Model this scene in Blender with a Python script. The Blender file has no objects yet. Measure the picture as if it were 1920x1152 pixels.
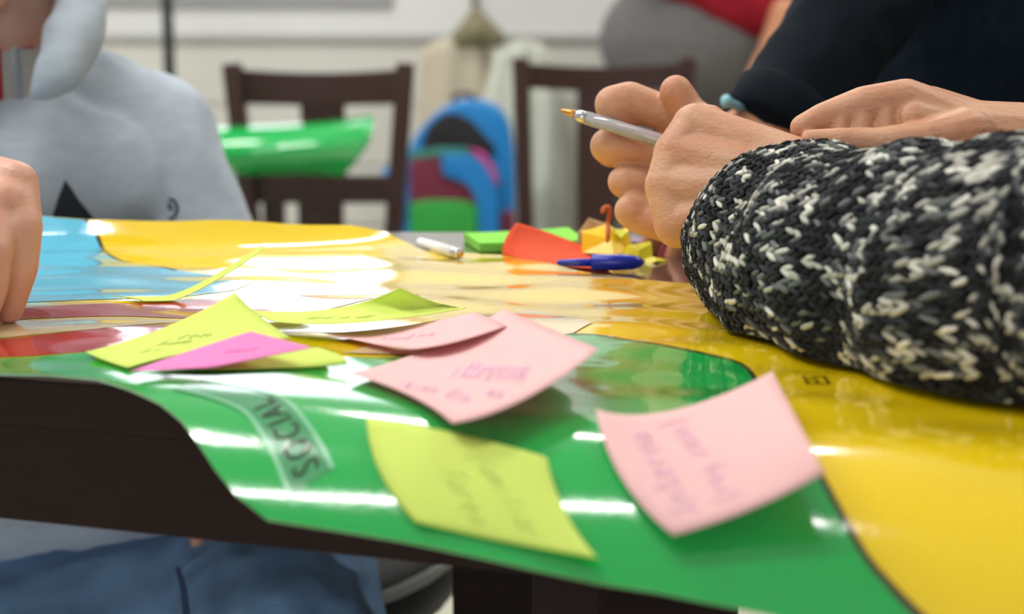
import bpy, bmesh, math, random
import numpy as np
from mathutils import Vector, Matrix
from mathutils.bvhtree import BVHTree
from mathutils import noise as mnoise

random.seed(7)
rng = np.random.default_rng(7)
S = bpy.context.scene
COL = S.collection

# ------------------------------------------------------------------ camera
FPX = 3000.0
PITCH = math.atan(511.0 / FPX)
CAM = Vector((0.0, 0.0, 0.894))
cd = bpy.data.cameras.new('camera')
cd.sensor_width = 36.0
cd.lens = 36.0 * FPX / 1920.0
cd.clip_start = 0.02
cd.dof.use_dof = True
cd.dof.focus_distance = 0.84
cd.dof.aperture_fstop = 6.0
cam = bpy.data.objects.new('camera', cd)
cam.location = CAM
cam.rotation_euler = (math.pi / 2 - PITCH, 0, 0)
COL.objects.link(cam)
S.camera = cam

# ------------------------------------------------------------------ exposure, world, daylight
S.view_settings.view_transform = 'Standard'
S.view_settings.look = 'None'
S.view_settings.gamma = 1.0
S.view_settings.use_curve_mapping = False
S.view_settings.exposure = 0.0
W = bpy.data.worlds.new('overcast_sky')
S.world = W
W.use_nodes = True
bg = W.node_tree.nodes['Background']
bg.inputs['Color'].default_value = (0.90, 0.95, 1.0, 1)
bg.inputs['Strength'].default_value = 3.2
# window portal: lets the renderer find the daylight that comes in through the window
pl = bpy.data.lights.new('window_portal', 'AREA')
pl.shape = 'RECTANGLE'; pl.size = 1.5; pl.size_y = 1.05
pl.cycles.is_portal = True
po = bpy.data.objects.new('window_portal', pl)
po.location = (-1.04, 4.0, 1.56); po.rotation_euler = (-math.pi / 2, 0, 0)
COL.objects.link(po)
pl2 = bpy.data.lights.new('added_window_portal', 'AREA')  # portal of the unseen window added behind the camera as front light
pl2.shape = 'RECTANGLE'; pl2.size = 2.2; pl2.size_y = 1.7
pl2.cycles.is_portal = True
po2 = bpy.data.objects.new('added_window_portal', pl2)
po2.location = (-0.3, -2.72, 1.25); po2.rotation_euler = (math.pi / 2, 0, 0)
COL.objects.link(po2)
LAMP_POWER = 24.0

# ------------------------------------------------------------------ helpers
def lin(c):
    c = c / 255.0
    return c / 12.92 if c <= 0.04045 else ((c + 0.055) / 1.055) ** 2.4

def L(rgb):
    return (lin(rgb[0]), lin(rgb[1]), lin(rgb[2]), 1.0)

def mat(name, rgb, rough=0.6, var=0.0, vscale=20.0, bump=0.0, bscale=80.0, spec=0.5, metal=0.0,
        sheen=0.0, coat=0.0, trans=0.0, sss=0.0, stretch=None, attr=None, emit=0.0, detail=3.0, rgb2=None):
    m = bpy.data.materials.new(name)
    m.use_nodes = True
    nt = m.node_tree; N = nt.nodes; K = nt.links
    b = N['Principled BSDF']
    b.inputs['Roughness'].default_value = rough
    b.inputs['Specular IOR Level'].default_value = spec
    b.inputs['Metallic'].default_value = metal
    b.inputs['Base Color'].default_value = L(rgb)
    if sheen: b.inputs['Sheen Weight'].default_value = sheen
    if coat:
        b.inputs['Coat Weight'].default_value = coat; b.inputs['Coat Roughness'].default_value = 0.05
    if trans: b.inputs['Transmission Weight'].default_value = trans
    if sss:
        b.inputs['Subsurface Weight'].default_value = sss
        b.inputs['Subsurface Radius'].default_value = (0.006, 0.0025, 0.0012)
        b.inputs['Subsurface Scale'].default_value = 1.0
    if emit:
        b.inputs['Emission Color'].default_value = L(rgb); b.inputs['Emission Strength'].default_value = emit
    vec = None
    if var or bump:
        tc = N.new('ShaderNodeTexCoord'); mp = N.new('ShaderNodeMapping')
        K.new(tc.outputs['Object'], mp.inputs['Vector'])
        if stretch: mp.inputs['Scale'].default_value = stretch
        vec = mp.outputs['Vector']
    if attr:
        a = N.new('ShaderNodeAttribute'); a.attribute_name = attr
        K.new(a.outputs['Color'], b.inputs['Base Color'])
    elif var:
        n = N.new('ShaderNodeTexNoise'); n.inputs['Scale'].default_value = vscale
        n.inputs['Detail'].default_value = detail
        K.new(vec, n.inputs['Vector'])
        mx = N.new('ShaderNodeMix'); mx.data_type = 'RGBA'
        c = L(rgb)
        if rgb2:
            c1 = c; c2 = L(rgb2)
            rp = N.new('ShaderNodeMapRange'); rp.inputs['From Min'].default_value = 0.35; rp.inputs['From Max'].default_value = 0.65
            K.new(n.outputs['Fac'], rp.inputs['Value']); K.new(rp.outputs['Result'], mx.inputs['Factor'])
        else:
            c1 = tuple(x * (1 - var) for x in c[:3]) + (1,); c2 = tuple(min(1, x * (1 + var)) for x in c[:3]) + (1,)
            K.new(n.outputs['Fac'], mx.inputs['Factor'])
        mx.inputs['A'].default_value = c1; mx.inputs['B'].default_value = c2
        K.new(mx.outputs['Result'], b.inputs['Base Color'])
    if bump:
        n2 = N.new('ShaderNodeTexNoise'); n2.inputs['Scale'].default_value = bscale; n2.inputs['Detail'].default_value = 4
        K.new(vec, n2.inputs['Vector'])
        bp = N.new('ShaderNodeBump'); bp.inputs['Strength'].default_value = 1.0; bp.inputs['Distance'].default_value = bump
        K.new(n2.outputs['Fac'], bp.inputs['Height']); K.new(bp.outputs['Normal'], b.inputs['Normal'])
    return m

def fwd(px, py):
    r = (px - 960.0) / FPX; u = -(py - 576.0) / FPX
    c, s = math.cos(PITCH), math.sin(PITCH)
    return Vector((r, c + u * s, -s + u * c))

def at(px, py, Y):
    d = fwd(px, py)
    return CAM + d * (Y / d.y)

def on(px, py, z=0.75):
    d = fwd(px, py)
    return CAM + d * ((z - CAM.z) / d.z)

def tag(o, label=None, cat=None, group=None, kind=None):
    if label: o['label'] = label
    if cat: o['category'] = cat
    if group: o['group'] = group
    if kind: o['kind'] = kind
    return o

def thing(name, loc, label, cat, group=None):
    o = bpy.data.objects.new(name, None)
    o.empty_display_size = 0.05
    o.location = loc
    COL.objects.link(o)
    return tag(o, label, cat, group)

def put(o, parent):
    if parent is not None:
        o.parent = parent
        M = Matrix.Translation(-Vector(parent.location)) if parent.parent is None else None
        if M is None:
            M = Matrix.Identity(4)
            p = parent
            while p is not None:
                M = M @ Matrix.Translation(-Vector(p.location)) if p.parent is None else M
                p = p.parent
            M = Matrix.Translation(-root_loc(parent))
        o.matrix_parent_inverse = M
    return o

def root_loc(p):
    # parts carry world coordinates; only the root has a location
    while p.parent is not None: p = p.parent
    return Vector(p.location)

def link(name, me, m=None, parent=None, smooth=False, kind=None):
    o = bpy.data.objects.new(name, me)
    COL.objects.link(o)
    if m is not None: me.materials.append(m)
    if smooth:
        me.polygons.foreach_set('use_smooth', [True] * len(me.polygons))
    if parent is not None:
        o.parent = parent
        # children of a root sit in world coordinates; children of a part share that part's space
        o.matrix_parent_inverse = Matrix.Translation(-Vector(parent.location)) if parent.parent is None else Matrix.Identity(4)
    if kind: o['kind'] = kind
    return o

def pyd(name, V, F, m=None, parent=None, smooth=False):
    me = bpy.data.meshes.new(name)
    me.from_pydata([tuple(v) for v in V], [], F)
    me.update()
    return link(name, me, m, parent, smooth)

def bm_obj(name, bm, m=None, parent=None, smooth=False):
    me = bpy.data.meshes.new(name)
    bm.normal_update(); bm.to_mesh(me); bm.free()
    return link(name, me, m, parent, smooth)

def add_box(bm, c, size, rz=0.0, R=None):
    M = Matrix.Translation(Vector(c)) @ (R.to_4x4() if R is not None else Matrix.Rotation(rz, 4, 'Z')) @ Matrix.Diagonal(Vector((size[0], size[1], size[2], 1)))
    return bmesh.ops.create_cube(bm, size=1.0, matrix=M)['verts']

def bevel_all(bm, w, seg=2):
    bmesh.ops.bevel(bm, geom=list(bm.edges), offset=w, segments=seg, profile=0.6, affect='EDGES', clamp_overlap=True)

def box(name, c, size, m, parent=None, rz=0.0, bev=0.0, R=None, smooth=False):
    bm = bmesh.new(); add_box(bm, c, size, rz, R)
    if bev: bevel_all(bm, bev)
    return bm_obj(name, bm, m, parent, smooth)

def bar(name, p0, p1, w, d, m, parent=None, bev=0.003, up=Vector((0, 1, 0))):
    p0 = Vector(p0); p1 = Vector(p1)
    z = (p1 - p0).normalized(); x = up.cross(z).normalized(); y = z.cross(x)
    R = Matrix((x, y, z)).transposed()
    return box(name, (p0 + p1) / 2, (w, d, (p1 - p0).length), m, parent, R=R, bev=bev)

def catmull(P, n):
    P = [np.array(p, float) for p in P]
    P = [2 * P[0] - P[1]] + P + [2 * P[-1] - P[-2]]
    out = []
    for i in range(1, len(P) - 2):
        for k in range(n):
            t = k / n
            a, b, c, d = P[i - 1], P[i], P[i + 1], P[i + 2]
            out.append(0.5 * ((2 * b) + (-a + c) * t + (2 * a - 5 * b + 4 * c - d) * t * t + (-a + 3 * b - 3 * c + d) * t ** 3))
    out.append(P[-2])
    return np.array(out)

def tube_data(P, R, seg=12, cap=True):
    P = np.array([tuple(p) for p in P], float); n = len(P)
    T = np.gradient(P, axis=0); T /= np.linalg.norm(T, axis=1)[:, None]
    ref = np.array([0, 0, 1.0]) if abs(T[0][2]) < 0.9 else np.array([1.0, 0, 0])
    u = np.cross(T[0], ref); u /= np.linalg.norm(u)
    V = []; F = []
    for i in range(n):
        u = u - T[i] * np.dot(u, T[i]); u /= np.linalg.norm(u)
        v = np.cross(T[i], u)
        for k in range(seg):
            a = 2 * math.pi * k / seg
            V.append(P[i] + R[i] * (math.cos(a) * u + math.sin(a) * v))
    for i in range(n - 1):
        for k in range(seg):
            k2 = (k + 1) % seg
            F.append((i * seg + k, i * seg + k2, (i + 1) * seg + k2, (i + 1) * seg + k))
    if cap:
        F.append(tuple(range(seg - 1, -1, -1))); F.append(tuple((n - 1) * seg + k for k in range(seg)))
    return V, F

def tube(name, P, R, m, parent=None, seg=12):
    V, F = tube_data(P, R, seg)
    return pyd(name, V, F, m, parent, True)

# --- organic bodies: tapered capsules and ellipsoids fused into one continuous skin
def cap_data(p0, r0, p1, r1, seg=16, hs=5):
    p0 = Vector(p0); p1 = Vector(p1)
    d = p1 - p0; Ld = d.length
    z = d.normalized() if Ld > 1e-6 else Vector((0, 0, 1))
    x = z.orthogonal().normalized(); y = z.cross(x)
    prof = []
    for i in range(1, hs + 1):
        a = -math.pi / 2 + (math.pi / 2) * i / hs
        prof.append((r0 * math.sin(a), r0 * math.cos(a)))
    for i in range(0, hs):
        a = (math.pi / 2) * i / hs
        prof.append((Ld + r1 * math.sin(a), r1 * math.cos(a)))
    V = [p0 - z * r0]; F = []
    for (h, r) in prof:
        for k in range(seg):
            a = 2 * math.pi * k / seg
            V.append(p0 + z * h + (x * math.cos(a) + y * math.sin(a)) * r)
    V.append(p1 + z * r1); e = len(V) - 1
    for k in range(seg):
        F.append((0, 1 + (k + 1) % seg, 1 + k))
    for i in range(len(prof) - 1):
        for k in range(seg):
            a = 1 + i * seg; k2 = (k + 1) % seg
            F.append((a + k, a + k2, a + seg + k2, a + seg + k))
    a = 1 + (len(prof) - 1) * seg
    for k in range(seg):
        F.append((a + k, a + (k + 1) % seg, e))
    return V, F

def ell_data(c, r, R=None):
    bm = bmesh.new()
    bmesh.ops.create_uvsphere(bm, u_segments=20, v_segments=12, radius=1.0)
    M = Matrix.Translation(Vector(c)) @ (R.to_4x4() if R is not None else Matrix.Identity(4)) @ Matrix.Diagonal(Vector((r[0], r[1], r[2], 1)))
    bm.transform(M)
    V = [v.co.copy() for v in bm.verts]
    F = [tuple(v.index for v in f.verts) for f in bm.faces]
    bm.free()
    return V, F

def fuse(prims, voxel, iters):
    V = []; F = []
    for p in prims:
        v, f = cap_data(*p[1:]) if p[0] == 'c' else ell_data(*p[1:])
        o = len(V); V += v; F += [tuple(i + o for i in q) for q in f]
    me = bpy.data.meshes.new('tmp'); me.from_pydata([tuple(v) for v in V], [], F); me.update()
    ob = bpy.data.objects.new('tmp', me); COL.objects.link(ob)
    md = ob.modifiers.new('r', 'REMESH'); md.mode = 'VOXEL'; md.voxel_size = voxel
    sm = ob.modifiers.new('s', 'SMOOTH'); sm.factor = 0.5; sm.iterations = iters
    dg = bpy.context.evaluated_depsgraph_get()
    ev = ob.evaluated_get(dg)
    out = bpy.data.meshes.new_from_object(ev)
    bpy.data.objects.remove(ob); bpy.data.meshes.remove(me)
    return out

def blob(name, groups, m, parent=None, folds=None):
    """groups: list of (prims, voxel, smooth iterations); joined to one mesh"""
    bm = bmesh.new()
    for prims, vx, it in groups:
        t = fuse(prims, vx, it); bm.from_mesh(t); bpy.data.meshes.remove(t)
    if folds:
        amp, fx, fy, fz = folds
        bm.normal_update()
        for v in bm.verts:
            q = Vector((v.co.x * fx, v.co.y * fy, v.co.z * fz))
            n1 = mnoise.noise(q); n2 = 1 - abs(mnoise.noise(q * 1.7 + Vector((3, 5, 1)))) * 2
            v.co += v.normal * amp * (0.6 * n1 + 0.5 * n2)
    return bm_obj(name, bm, m, parent, True)

def chain(pts, rs):
    return [('c', pts[i], rs[i], pts[i + 1], rs[i + 1]) for i in range(len(pts) - 1)]

def bvh_of(o):
    dg = bpy.context.evaluated_depsgraph_get()
    me = o.data
    off = Vector((0, 0, 0))
    return BVHTree.FromPolygons([v.co.copy() for v in me.vertices], [tuple(p.vertices) for p in me.polygons])

def applique(name, pix_polys, bvh, m, parent, lift=0.0008, sub=10.0):
    """flat print pressed on a body: 2-D outlines (photo pixels) put on the surface that the ray meets"""
    bm = bmesh.new()
    for poly in pix_polys:
        vs = [bm.verts.new((p[0], p[1], 0)) for p in poly]
        bm.faces.new(vs)
    bmesh.ops.triangulate(bm, faces=list(bm.faces))
    xs = [v.co.x for v in bm.verts]; ys = [v.co.y for v in bm.verts]
    grid_cut(bm, min(xs), max(xs), min(ys), max(ys), sub)
    for v in bm.verts:
        d = fwd(v.co.x, v.co.y).normalized()
        h = bvh.ray_cast(CAM, d)
        v.co = h[0] - d * lift if h[0] is not None else CAM + d * 1.3
    return bm_obj(name, bm, m, parent, True)

def grid_cut(bm, x0, x1, y0, y1, s):
    x = math.floor(x0 / s) * s + s
    while x < x1:
        bmesh.ops.bisect_plane(bm, geom=list(bm.verts) + list(bm.edges) + list(bm.faces), plane_co=(x, 0, 0), plane_no=(1, 0, 0)); x += s
    y = math.floor(y0 / s) * s + s
    while y < y1:
        bmesh.ops.bisect_plane(bm, geom=list(bm.verts) + list(bm.edges) + list(bm.faces), plane_co=(0, y, 0), plane_no=(0, 1, 0)); y += s

# ------------------------------------------------------------------ materials
M_wall = mat('wall_paint', (226, 225, 220), 0.7, 0.03, 3, 0.0004, 200)
M_wallw = mat('wall_white', (216, 217, 216), 0.7, 0.02, 3)
M_panel = mat('wall_panel', (206, 205, 198), 0.45, 0.03, 4, stretch=(1, 1, 8))
M_trim = mat('trim_grey', (170, 171, 168), 0.5, 0.03, 6)
M_floor = mat('floor_tile', (205, 202, 186), 0.35, 0.05, 5)
M_ceil = mat('ceiling_paint', (238, 238, 236), 0.8, 0.02, 3)
M_frame = mat('window_frame_grey', (150, 150, 152), 0.4, 0.03, 8)
M_dark = mat('dark_metal', (28, 30, 34), 0.4, 0.1, 30)
M_wood = mat('espresso_wood', (58, 33, 26), 0.4, 0.35, 30, 0.0003, 90, stretch=(6, 6, 0.8))
M_tabw = mat('table_wood', (36, 20, 15), 0.6, 0.35, 22, 0.0002, 120, stretch=(0.8, 6, 6), spec=0.2)
M_tabtop = mat('table_top_laminate', (84, 66, 66), 0.12, 0.25, 14, stretch=(0.8, 6, 1), spec=0.8, coat=0.6)
M_skin = mat('skin_light', (204, 156, 124), 0.5, 0.10, 34, 0.0005, 330, sss=0.10, rgb2=(192, 132, 100), stretch=(1, 1, 1.6))
M_skin2 = mat('skin_tan', (196, 138, 104), 0.5, 0.10, 50, 0.0002, 380, sss=0.12)
M_skink = mat('skin_rosy', (212, 164, 142), 0.5, 0.14, 30, 0.0005, 330, sss=0.10, rgb2=(204, 140, 116))
M_hair = mat('dark_hair', (32, 22, 18), 0.5, 0.3, 60, 0.001, 150, stretch=(1, 1, 0.2))
M_eye = mat('eye', (235, 232, 226), 0.2, 0.02, 10)
M_lip = mat('lip', (176, 98, 88), 0.5, 0.05, 30)
M_nail = mat('nail', (226, 176, 152), 0.3, 0.04, 80)
M_hood = mat('grey_marl_fleece', (190, 202, 216), 0.95, 0.16, 55, 0.0006, 500, spec=0.2, sheen=0.2, stretch=(1, 1, 3.5), detail=6)
M_navyprint = mat('navy_print', (38, 44, 56), 0.8, 0.1, 80)
M_jean = mat('blue_denim', (130, 166, 206), 0.9, 0.28, 26, 0.0005, 700, spec=0.2)
M_jeand = mat('dark_denim_seam', (66, 92, 130), 0.9, 0.2, 60)
M_red = mat('collar_red', (165, 25, 38), 0.8, 0.1, 60)
M_collar = mat('collar_grey', (176, 172, 166), 0.85, 0.12, 40)
M_white = mat('white_plastic', (235, 236, 238), 0.3, 0.02, 30)
M_navy = mat('navy_jersey', (14, 23, 32), 0.9, 0.3, 60, 0.0006, 420, spec=0.15)
M_navyknit = mat('navy_knit', (28, 42, 56), 0.95, 0.45, 90, 0.0022, 150, spec=0.15, sheen=0.08, stretch=(1, 1, 0.5))
M_grey = mat('grey_trousers', (112, 110, 110), 0.9, 0.14, 60, 0.0006, 300, spec=0.2)
M_crim = mat('crimson_jersey', (150, 28, 44), 0.9, 0.14, 40, 0.0006, 200, spec=0.2)
M_charc = mat('charcoal_knit', (26, 27, 30), 0.95, 0.6, 150, 0.003, 190, spec=0.2, rgb2=(176, 173, 164), stretch=(1, 1, 1.4))
for n_ in M_charc.node_tree.nodes:
    if n_.type == 'MAP_RANGE': n_.inputs['From Min'].default_value = 0.53; n_.inputs['From Max'].default_value = 0.66
M_blackc = mat('black_cloth', (24, 24, 27), 0.9, 0.2, 60)
M_beige = mat('beige_coat', (196, 186, 165), 0.95, 0.12, 14, 0.001, 120, spec=0.2)
M_pale = mat('pale_lining', (206, 210, 196), 0.95, 0.1, 14, 0.001, 120, spec=0.2)
M_khaki = mat('khaki_hood', (128, 122, 96), 0.95, 0.2, 20, 0.001, 120, spec=0.2)
M_bpblue = mat('backpack_blue', (14, 124, 196), 0.55, 0.12, 30, 0.0004, 400)
M_bpblack = mat('backpack_black', (20, 20, 24), 0.7, 0.2, 30)
M_bpmar = mat('backpack_maroon', (112, 34, 58), 0.7, 0.14, 30)
M_bpgreen = mat('backpack_green', (44, 160, 62), 0.6, 0.12, 30)
M_bppink = mat('backpack_pink', (196, 74, 140), 0.6, 0.1, 30)

def sheet_mat(name, rgb, rough=0.09):
    m = mat(name, rgb, rough, 0.06, 9, 0.0001, 380, spec=0.6, coat=0.7)
    return m
M_yel = sheet_mat('mat_yellow', (238, 203, 8))
M_grn = sheet_mat('mat_green', (2, 168, 74))
M_blu = sheet_mat('mat_blue', (98, 196, 228))
M_redp = sheet_mat('mat_red', (178, 36, 40))
M_crm = sheet_mat('mat_cream', (228, 206, 160))
M_blk = sheet_mat('mat_black_line', (58, 46, 30))
M_txt = sheet_mat('mat_black_text', (26, 30, 22))
M_back = mat('mat_backing', (170, 214, 176), 0.3, 0.04, 20)
M_tape = sheet_mat('mat_tape_strip', (44, 142, 86), 0.16)
M_tapee = sheet_mat('mat_tape_edge', (120, 196, 150), 0.2)

def paper_mat(name, rgb):
    m = mat(name, rgb, 0.85, 0.025, 30, 0.00005, 900, spec=0.25)
    nt = m.node_tree; b = nt.nodes['Principled BSDF']; out = nt.nodes['Material Output']
    t = nt.nodes.new('ShaderNodeBsdfTranslucent'); t.inputs['Color'].default_value = L(rgb)
    mx = nt.nodes.new('ShaderNodeMixShader'); mx.inputs['Fac'].default_value = 0.22
    nt.links.new(b.outputs[0], mx.inputs[1]); nt.links.new(t.outputs[0], mx.inputs[2]); nt.links.new(mx.outputs[0], out.inputs['Surface'])
    return m
M_pink = paper_mat('note_pink', (253, 205, 206))
M_lime = paper_mat('note_lime', (224, 242, 122))
M_mag = paper_mat('note_magenta', (255, 150, 212))
M_orng = paper_mat('note_orange_red', (242, 98, 66))
M_lgrn = paper_mat('note_bright_green', (160, 240, 100))
M_lilac = paper_mat('note_lilac', (190, 168, 196))
M_tan = paper_mat('wrapper_tan', (188, 150, 102))
M_wyel = mat('wrapper_yellow', (252, 204, 12), 0.35, 0.08, 60)
M_stem = mat('twisted_stem', (196, 96, 40), 0.6, 0.1, 60)
M_inkp = mat('ink_purple', (226, 180, 206), 0.8, 0.05, 50)
M_inkg = mat('ink_grey', (196, 212, 104), 0.8, 0.05, 50)
M_penb = mat('pen_blue', (28, 52, 178), 0.25, 0.05, 30)
M_brass = mat('pen_brass', (206, 150, 84), 0.3, 0.05, 40, metal=0.85)
M_clear = mat('pen_clear', (232, 232, 240), 0.06, 0.02, 40, trans=0.6)
M_silver = mat('pen_silver', (198, 200, 206), 0.22, 0.03, 40, metal=0.8)
M_inktube = mat('pen_ink', (38, 34, 44), 0.4, 0.05, 40)
M_gsheet = sheet_mat('loose_green_plastic', (6, 172, 78), 0.12)
M_bracelet = mat('bracelet_blue', (140, 196, 214), 0.4, 0.05, 60)
M_lampbody = mat('lamp_housing', (236, 236, 232), 0.5, 0.02, 10)
M_tubelight = mat('lamp_diffuser', (255, 252, 244), 0.5, 0.0, 10, emit=9.0)

# ------------------------------------------------------------------ room shell
X0, X1, Y0, Y1, H = -3.0, 3.0, -2.6, 3.85, 2.7
tag(box('floor', (0, (Y0 + Y1) / 2, -0.05), (6.4, Y1 - Y0 + 0.4, 0.1), M_floor), kind='structure')
tag(box('ceiling', (0, (Y0 + Y1) / 2, H + 0.05), (6.4, Y1 - Y0 + 0.4, 0.1), M_ceil), kind='structure')
tag(box('wall_left', (X0 - 0.05, (Y0 + Y1) / 2, H / 2), (0.1, Y1 - Y0, H), M_wall), kind='structure')
tag(box('wall_right', (X1 + 0.05, (Y0 + Y1) / 2, H / 2), (0.1, Y1 - Y0, H), M_wall), kind='structure')
WX0, WX1, WZ0, WZ1 = -1.80, -0.28, 0.957, 2.12
bm = bmesh.new()
yw = Y1 + 0.08
add_box(bm, ((X0 + WX0) / 2, yw, H / 2), (WX0 - X0, 0.16, H))
add_box(bm, ((WX0 + WX1) / 2, yw, WZ0 / 2), (WX1 - WX0, 0.16, WZ0))
add_box(bm, ((WX0 + WX1) / 2, yw, (WZ1 + H) / 2), (WX1 - WX0, 0.16, H - WZ1))
add_box(bm, ((WX1 + X1) / 2, yw, H / 2), (X1 - WX1, 0.16, H))
wall = tag(bm_obj('wall_back', bm, M_wallw), kind='structure')
zz = 0.10
hp = (0.876 - 0.10) / 5.3
pz = 0.876
while pz > 0.12:
    lo = max(0.10, pz - hp)
    box('panel', (0, Y1 - 0.009, (pz + lo) / 2), (5.98, 0.018, pz - lo - 0.004), M_panel, wall, bev=0.004)
    pz -= hp
tag(box('trim_1', (0, Y1 - 0.014, 0.886), (5.98, 0.028, 0.02), M_trim, bev=0.004), kind='structure')
tag(box('baseboard_back', (0, Y1 - 0.012, 0.05), (5.98, 0.024, 0.1), M_trim, bev=0.004), kind='structure')
win = bpy.data.objects.new('window_1', None); win.location = ((WX0 + WX1) / 2, Y1, WZ0); COL.objects.link(win)
tag(win, kind='structure')
fw_ = 0.07
for nm, c, s in (('frame_rail', ((WX0 + WX1) / 2, Y1 + 0.03, WZ0 + fw_ / 2), (WX1 - WX0, 0.08, fw_)),
                 ('frame_rail', ((WX0 + WX1) / 2, Y1 + 0.03, WZ1 - fw_ / 2), (WX1 - WX0, 0.08, fw_)),
                 ('frame_stile', (WX0 + 0.025, Y1 + 0.03, (WZ0 + WZ1) / 2), (0.05, 0.078, WZ1 - WZ0 - 2 * fw_)),
                 ('frame_stile', (WX1 - 0.025, Y1 + 0.03, (WZ0 + WZ1) / 2), (0.05, 0.078, WZ1 - WZ0 - 2 * fw_)),
                 ('mullion', ((WX0 + WX1) / 2, Y1 + 0.03, (WZ0 + WZ1) / 2), (0.06, 0.076, WZ1 - WZ0 - 2 * fw_))):
    box(nm, c, s, M_frame, win, bev=0.004)
M_glass = bpy.data.materials.new('window_glass'); M_glass.use_nodes = True
nt = M_glass.node_tree; nt.nodes.remove(nt.nodes['Principled BSDF'])
tr = nt.nodes.new('ShaderNodeBsdfTransparent'); gl = nt.nodes.new('ShaderNodeBsdfGlossy'); gl.inputs['Roughness'].default_value = 0.02
mxs = nt.nodes.new('ShaderNodeMixShader'); mxs.inputs['Fac'].default_value = 0.06
nt.links.new(tr.outputs[0], mxs.inputs[1]); nt.links.new(gl.outputs[0], mxs.inputs[2]); nt.links.new(mxs.outputs[0], nt.nodes['Material Output'].inputs['Surface'])
for sx in (0, 1):
    a = WX0 + 0.05 if sx == 0 else (WX0 + WX1) / 2 + 0.03
    b = (WX0 + WX1) / 2 - 0.03 if sx == 0 else WX1 - 0.05
    box('pane', ((a + b) / 2, Y1 + 0.035, (WZ0 + WZ1) / 2), (b - a, 0.004, WZ1 - WZ0 - 2 * fw_), M_glass, win)

# unseen window added behind the camera to light the hoodie and lap
bm = bmesh.new()
fa, fb, fz0, fz1 = -1.4, 0.8, 0.40, 2.10
add_box(bm, ((X0 + fa) / 2, Y0 - .05, H / 2), (fa - X0, 0.1, H)); add_box(bm, ((fb + X1) / 2, Y0 - .05, H / 2), (X1 - fb, 0.1, H))
add_box(bm, ((fa + fb) / 2, Y0 - .05, fz0 / 2), (fb - fa, 0.1, fz0)); add_box(bm, ((fa + fb) / 2, Y0 - .05, (fz1 + H) / 2), (fb - fa, 0.1, H - fz1))
tag(bm_obj('wall_front', bm, M_wall), kind='structure')
added_win = bpy.data.objects.new('added_window', None); added_win.location = ((fa + fb) / 2, Y0, fz0); COL.objects.link(added_win); tag(added_win, kind='structure')
for nm, c, sz in (('frame_rail', ((fa + fb) / 2, Y0 - .03, fz0 + .03), (fb - fa, .06, .06)), ('frame_rail', ((fa + fb) / 2, Y0 - .03, fz1 - .03), (fb - fa, .06, .06)),
                  ('frame_stile', (fa + .025, Y0 - .03, (fz0 + fz1) / 2), (.05, .058, fz1 - fz0 - .12)), ('frame_stile', (fb - .025, Y0 - .03, (fz0 + fz1) / 2), (.05, .058, fz1 - fz0 - .12)),
                  ('mullion', ((fa + fb) / 2, Y0 - .03, (fz0 + fz1) / 2), (.06, .056, fz1 - fz0 - .12))):
    box(nm, c, sz, M_frame, added_win, bev=0.004)
for a, b in ((fa + .05, (fa + fb) / 2 - .03), ((fa + fb) / 2 + .03, fb - .05)):
    box('pane', ((a + b) / 2, Y0 - .035, (fz0 + fz1) / 2), (b - a, .004, fz1 - fz0 - .12), M_glass, added_win)

# ceiling lamps
def ceiling_lamp(x, y, label, k=1.0):
    t = thing('ceiling_lamp', (x, y, H), label, 'lamp', 'ceiling lamps out of view')
    bm = bmesh.new(); add_box(bm, (x, y, H - 0.02), (1.24, 0.14, 0.04)); bevel_all(bm, 0.006)
    bm_obj('housing', bm, M_lampbody, t)
    for s in (-1, 1):
        tube('light_tube', [(x - 0.58, y + s * 0.03, H - 0.06), (x, y + s * 0.03, H - 0.06), (x + 0.58, y + s * 0.03, H - 0.06)], [0.016] * 3, M_tubelight, t, 10)
    ld = bpy.data.lights.new('lamp_light', 'AREA'); ld.shape = 'RECTANGLE'; ld.size = 1.2; ld.size_y = 0.06
    ld.energy = LAMP_POWER * k; ld.color = (1.0, 0.98, 0.955)
    lo = bpy.data.objects.new('lamp_light', ld); lo.location = (x, y, H - 0.085); COL.objects.link(lo)
    lo.parent = t; lo.matrix_parent_inverse = Matrix.Translation(-Vector(t.location))
for lx, ly, ll, lk in ((0.0, 2.95, 'twin tube ceiling lamp nearest the window wall', 0.7), (-1.45, 1.7, 'twin tube ceiling lamp over the left of the room', 1.5),
                   (1.5, 1.7, 'twin tube ceiling lamp over the right of the room', 0.7), (-0.6, 0.6, 'twin tube ceiling lamp above the near side of the table', 0.5)):
    ceiling_lamp(lx, ly, ll, lk)

# ------------------------------------------------------------------ table
EA = math.radians(-17.8)
ET = np.array([math.cos(EA), math.sin(EA)]); EN = np.array([-math.sin(EA), math.cos(EA)])
E0 = np.array([0.008, 0.600])
def edge_pt(a, b):
    p = E0 + ET * a + EN * b
    return p
tl = edge_pt(-0.78, 0); tr_ = edge_pt(0.34, 0)
top_poly = [tl, tr_, np.array([0.40, 1.165]), np.array([-0.80, 1.20])]
table = thing('table', (-0.2, 0.9, 0.0), 'dark brown wooden table under the glossy coloured mat', 'table')
def prism(name, poly, z0, z1, m, parent, bev=0.0):
    bm = bmesh.new()
    vs = [bm.verts.new((p[0], p[1], z0)) for p in poly]
    f = bm.faces.new(vs)
    r = bmesh.ops.extrude_face_region(bm, geom=[f])
    for v in r['geom']:
        if isinstance(v, bmesh.types.BMVert): v.co.z = z1
    bmesh.ops.recalc_face_normals(bm, faces=list(bm.faces))
    if bev: bevel_all(bm, bev)
    return bm_obj(name, bm, m, parent)
prism('tabletop', top_poly, 0.728, 0.7485, M_tabw, table, 0.0015)
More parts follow.
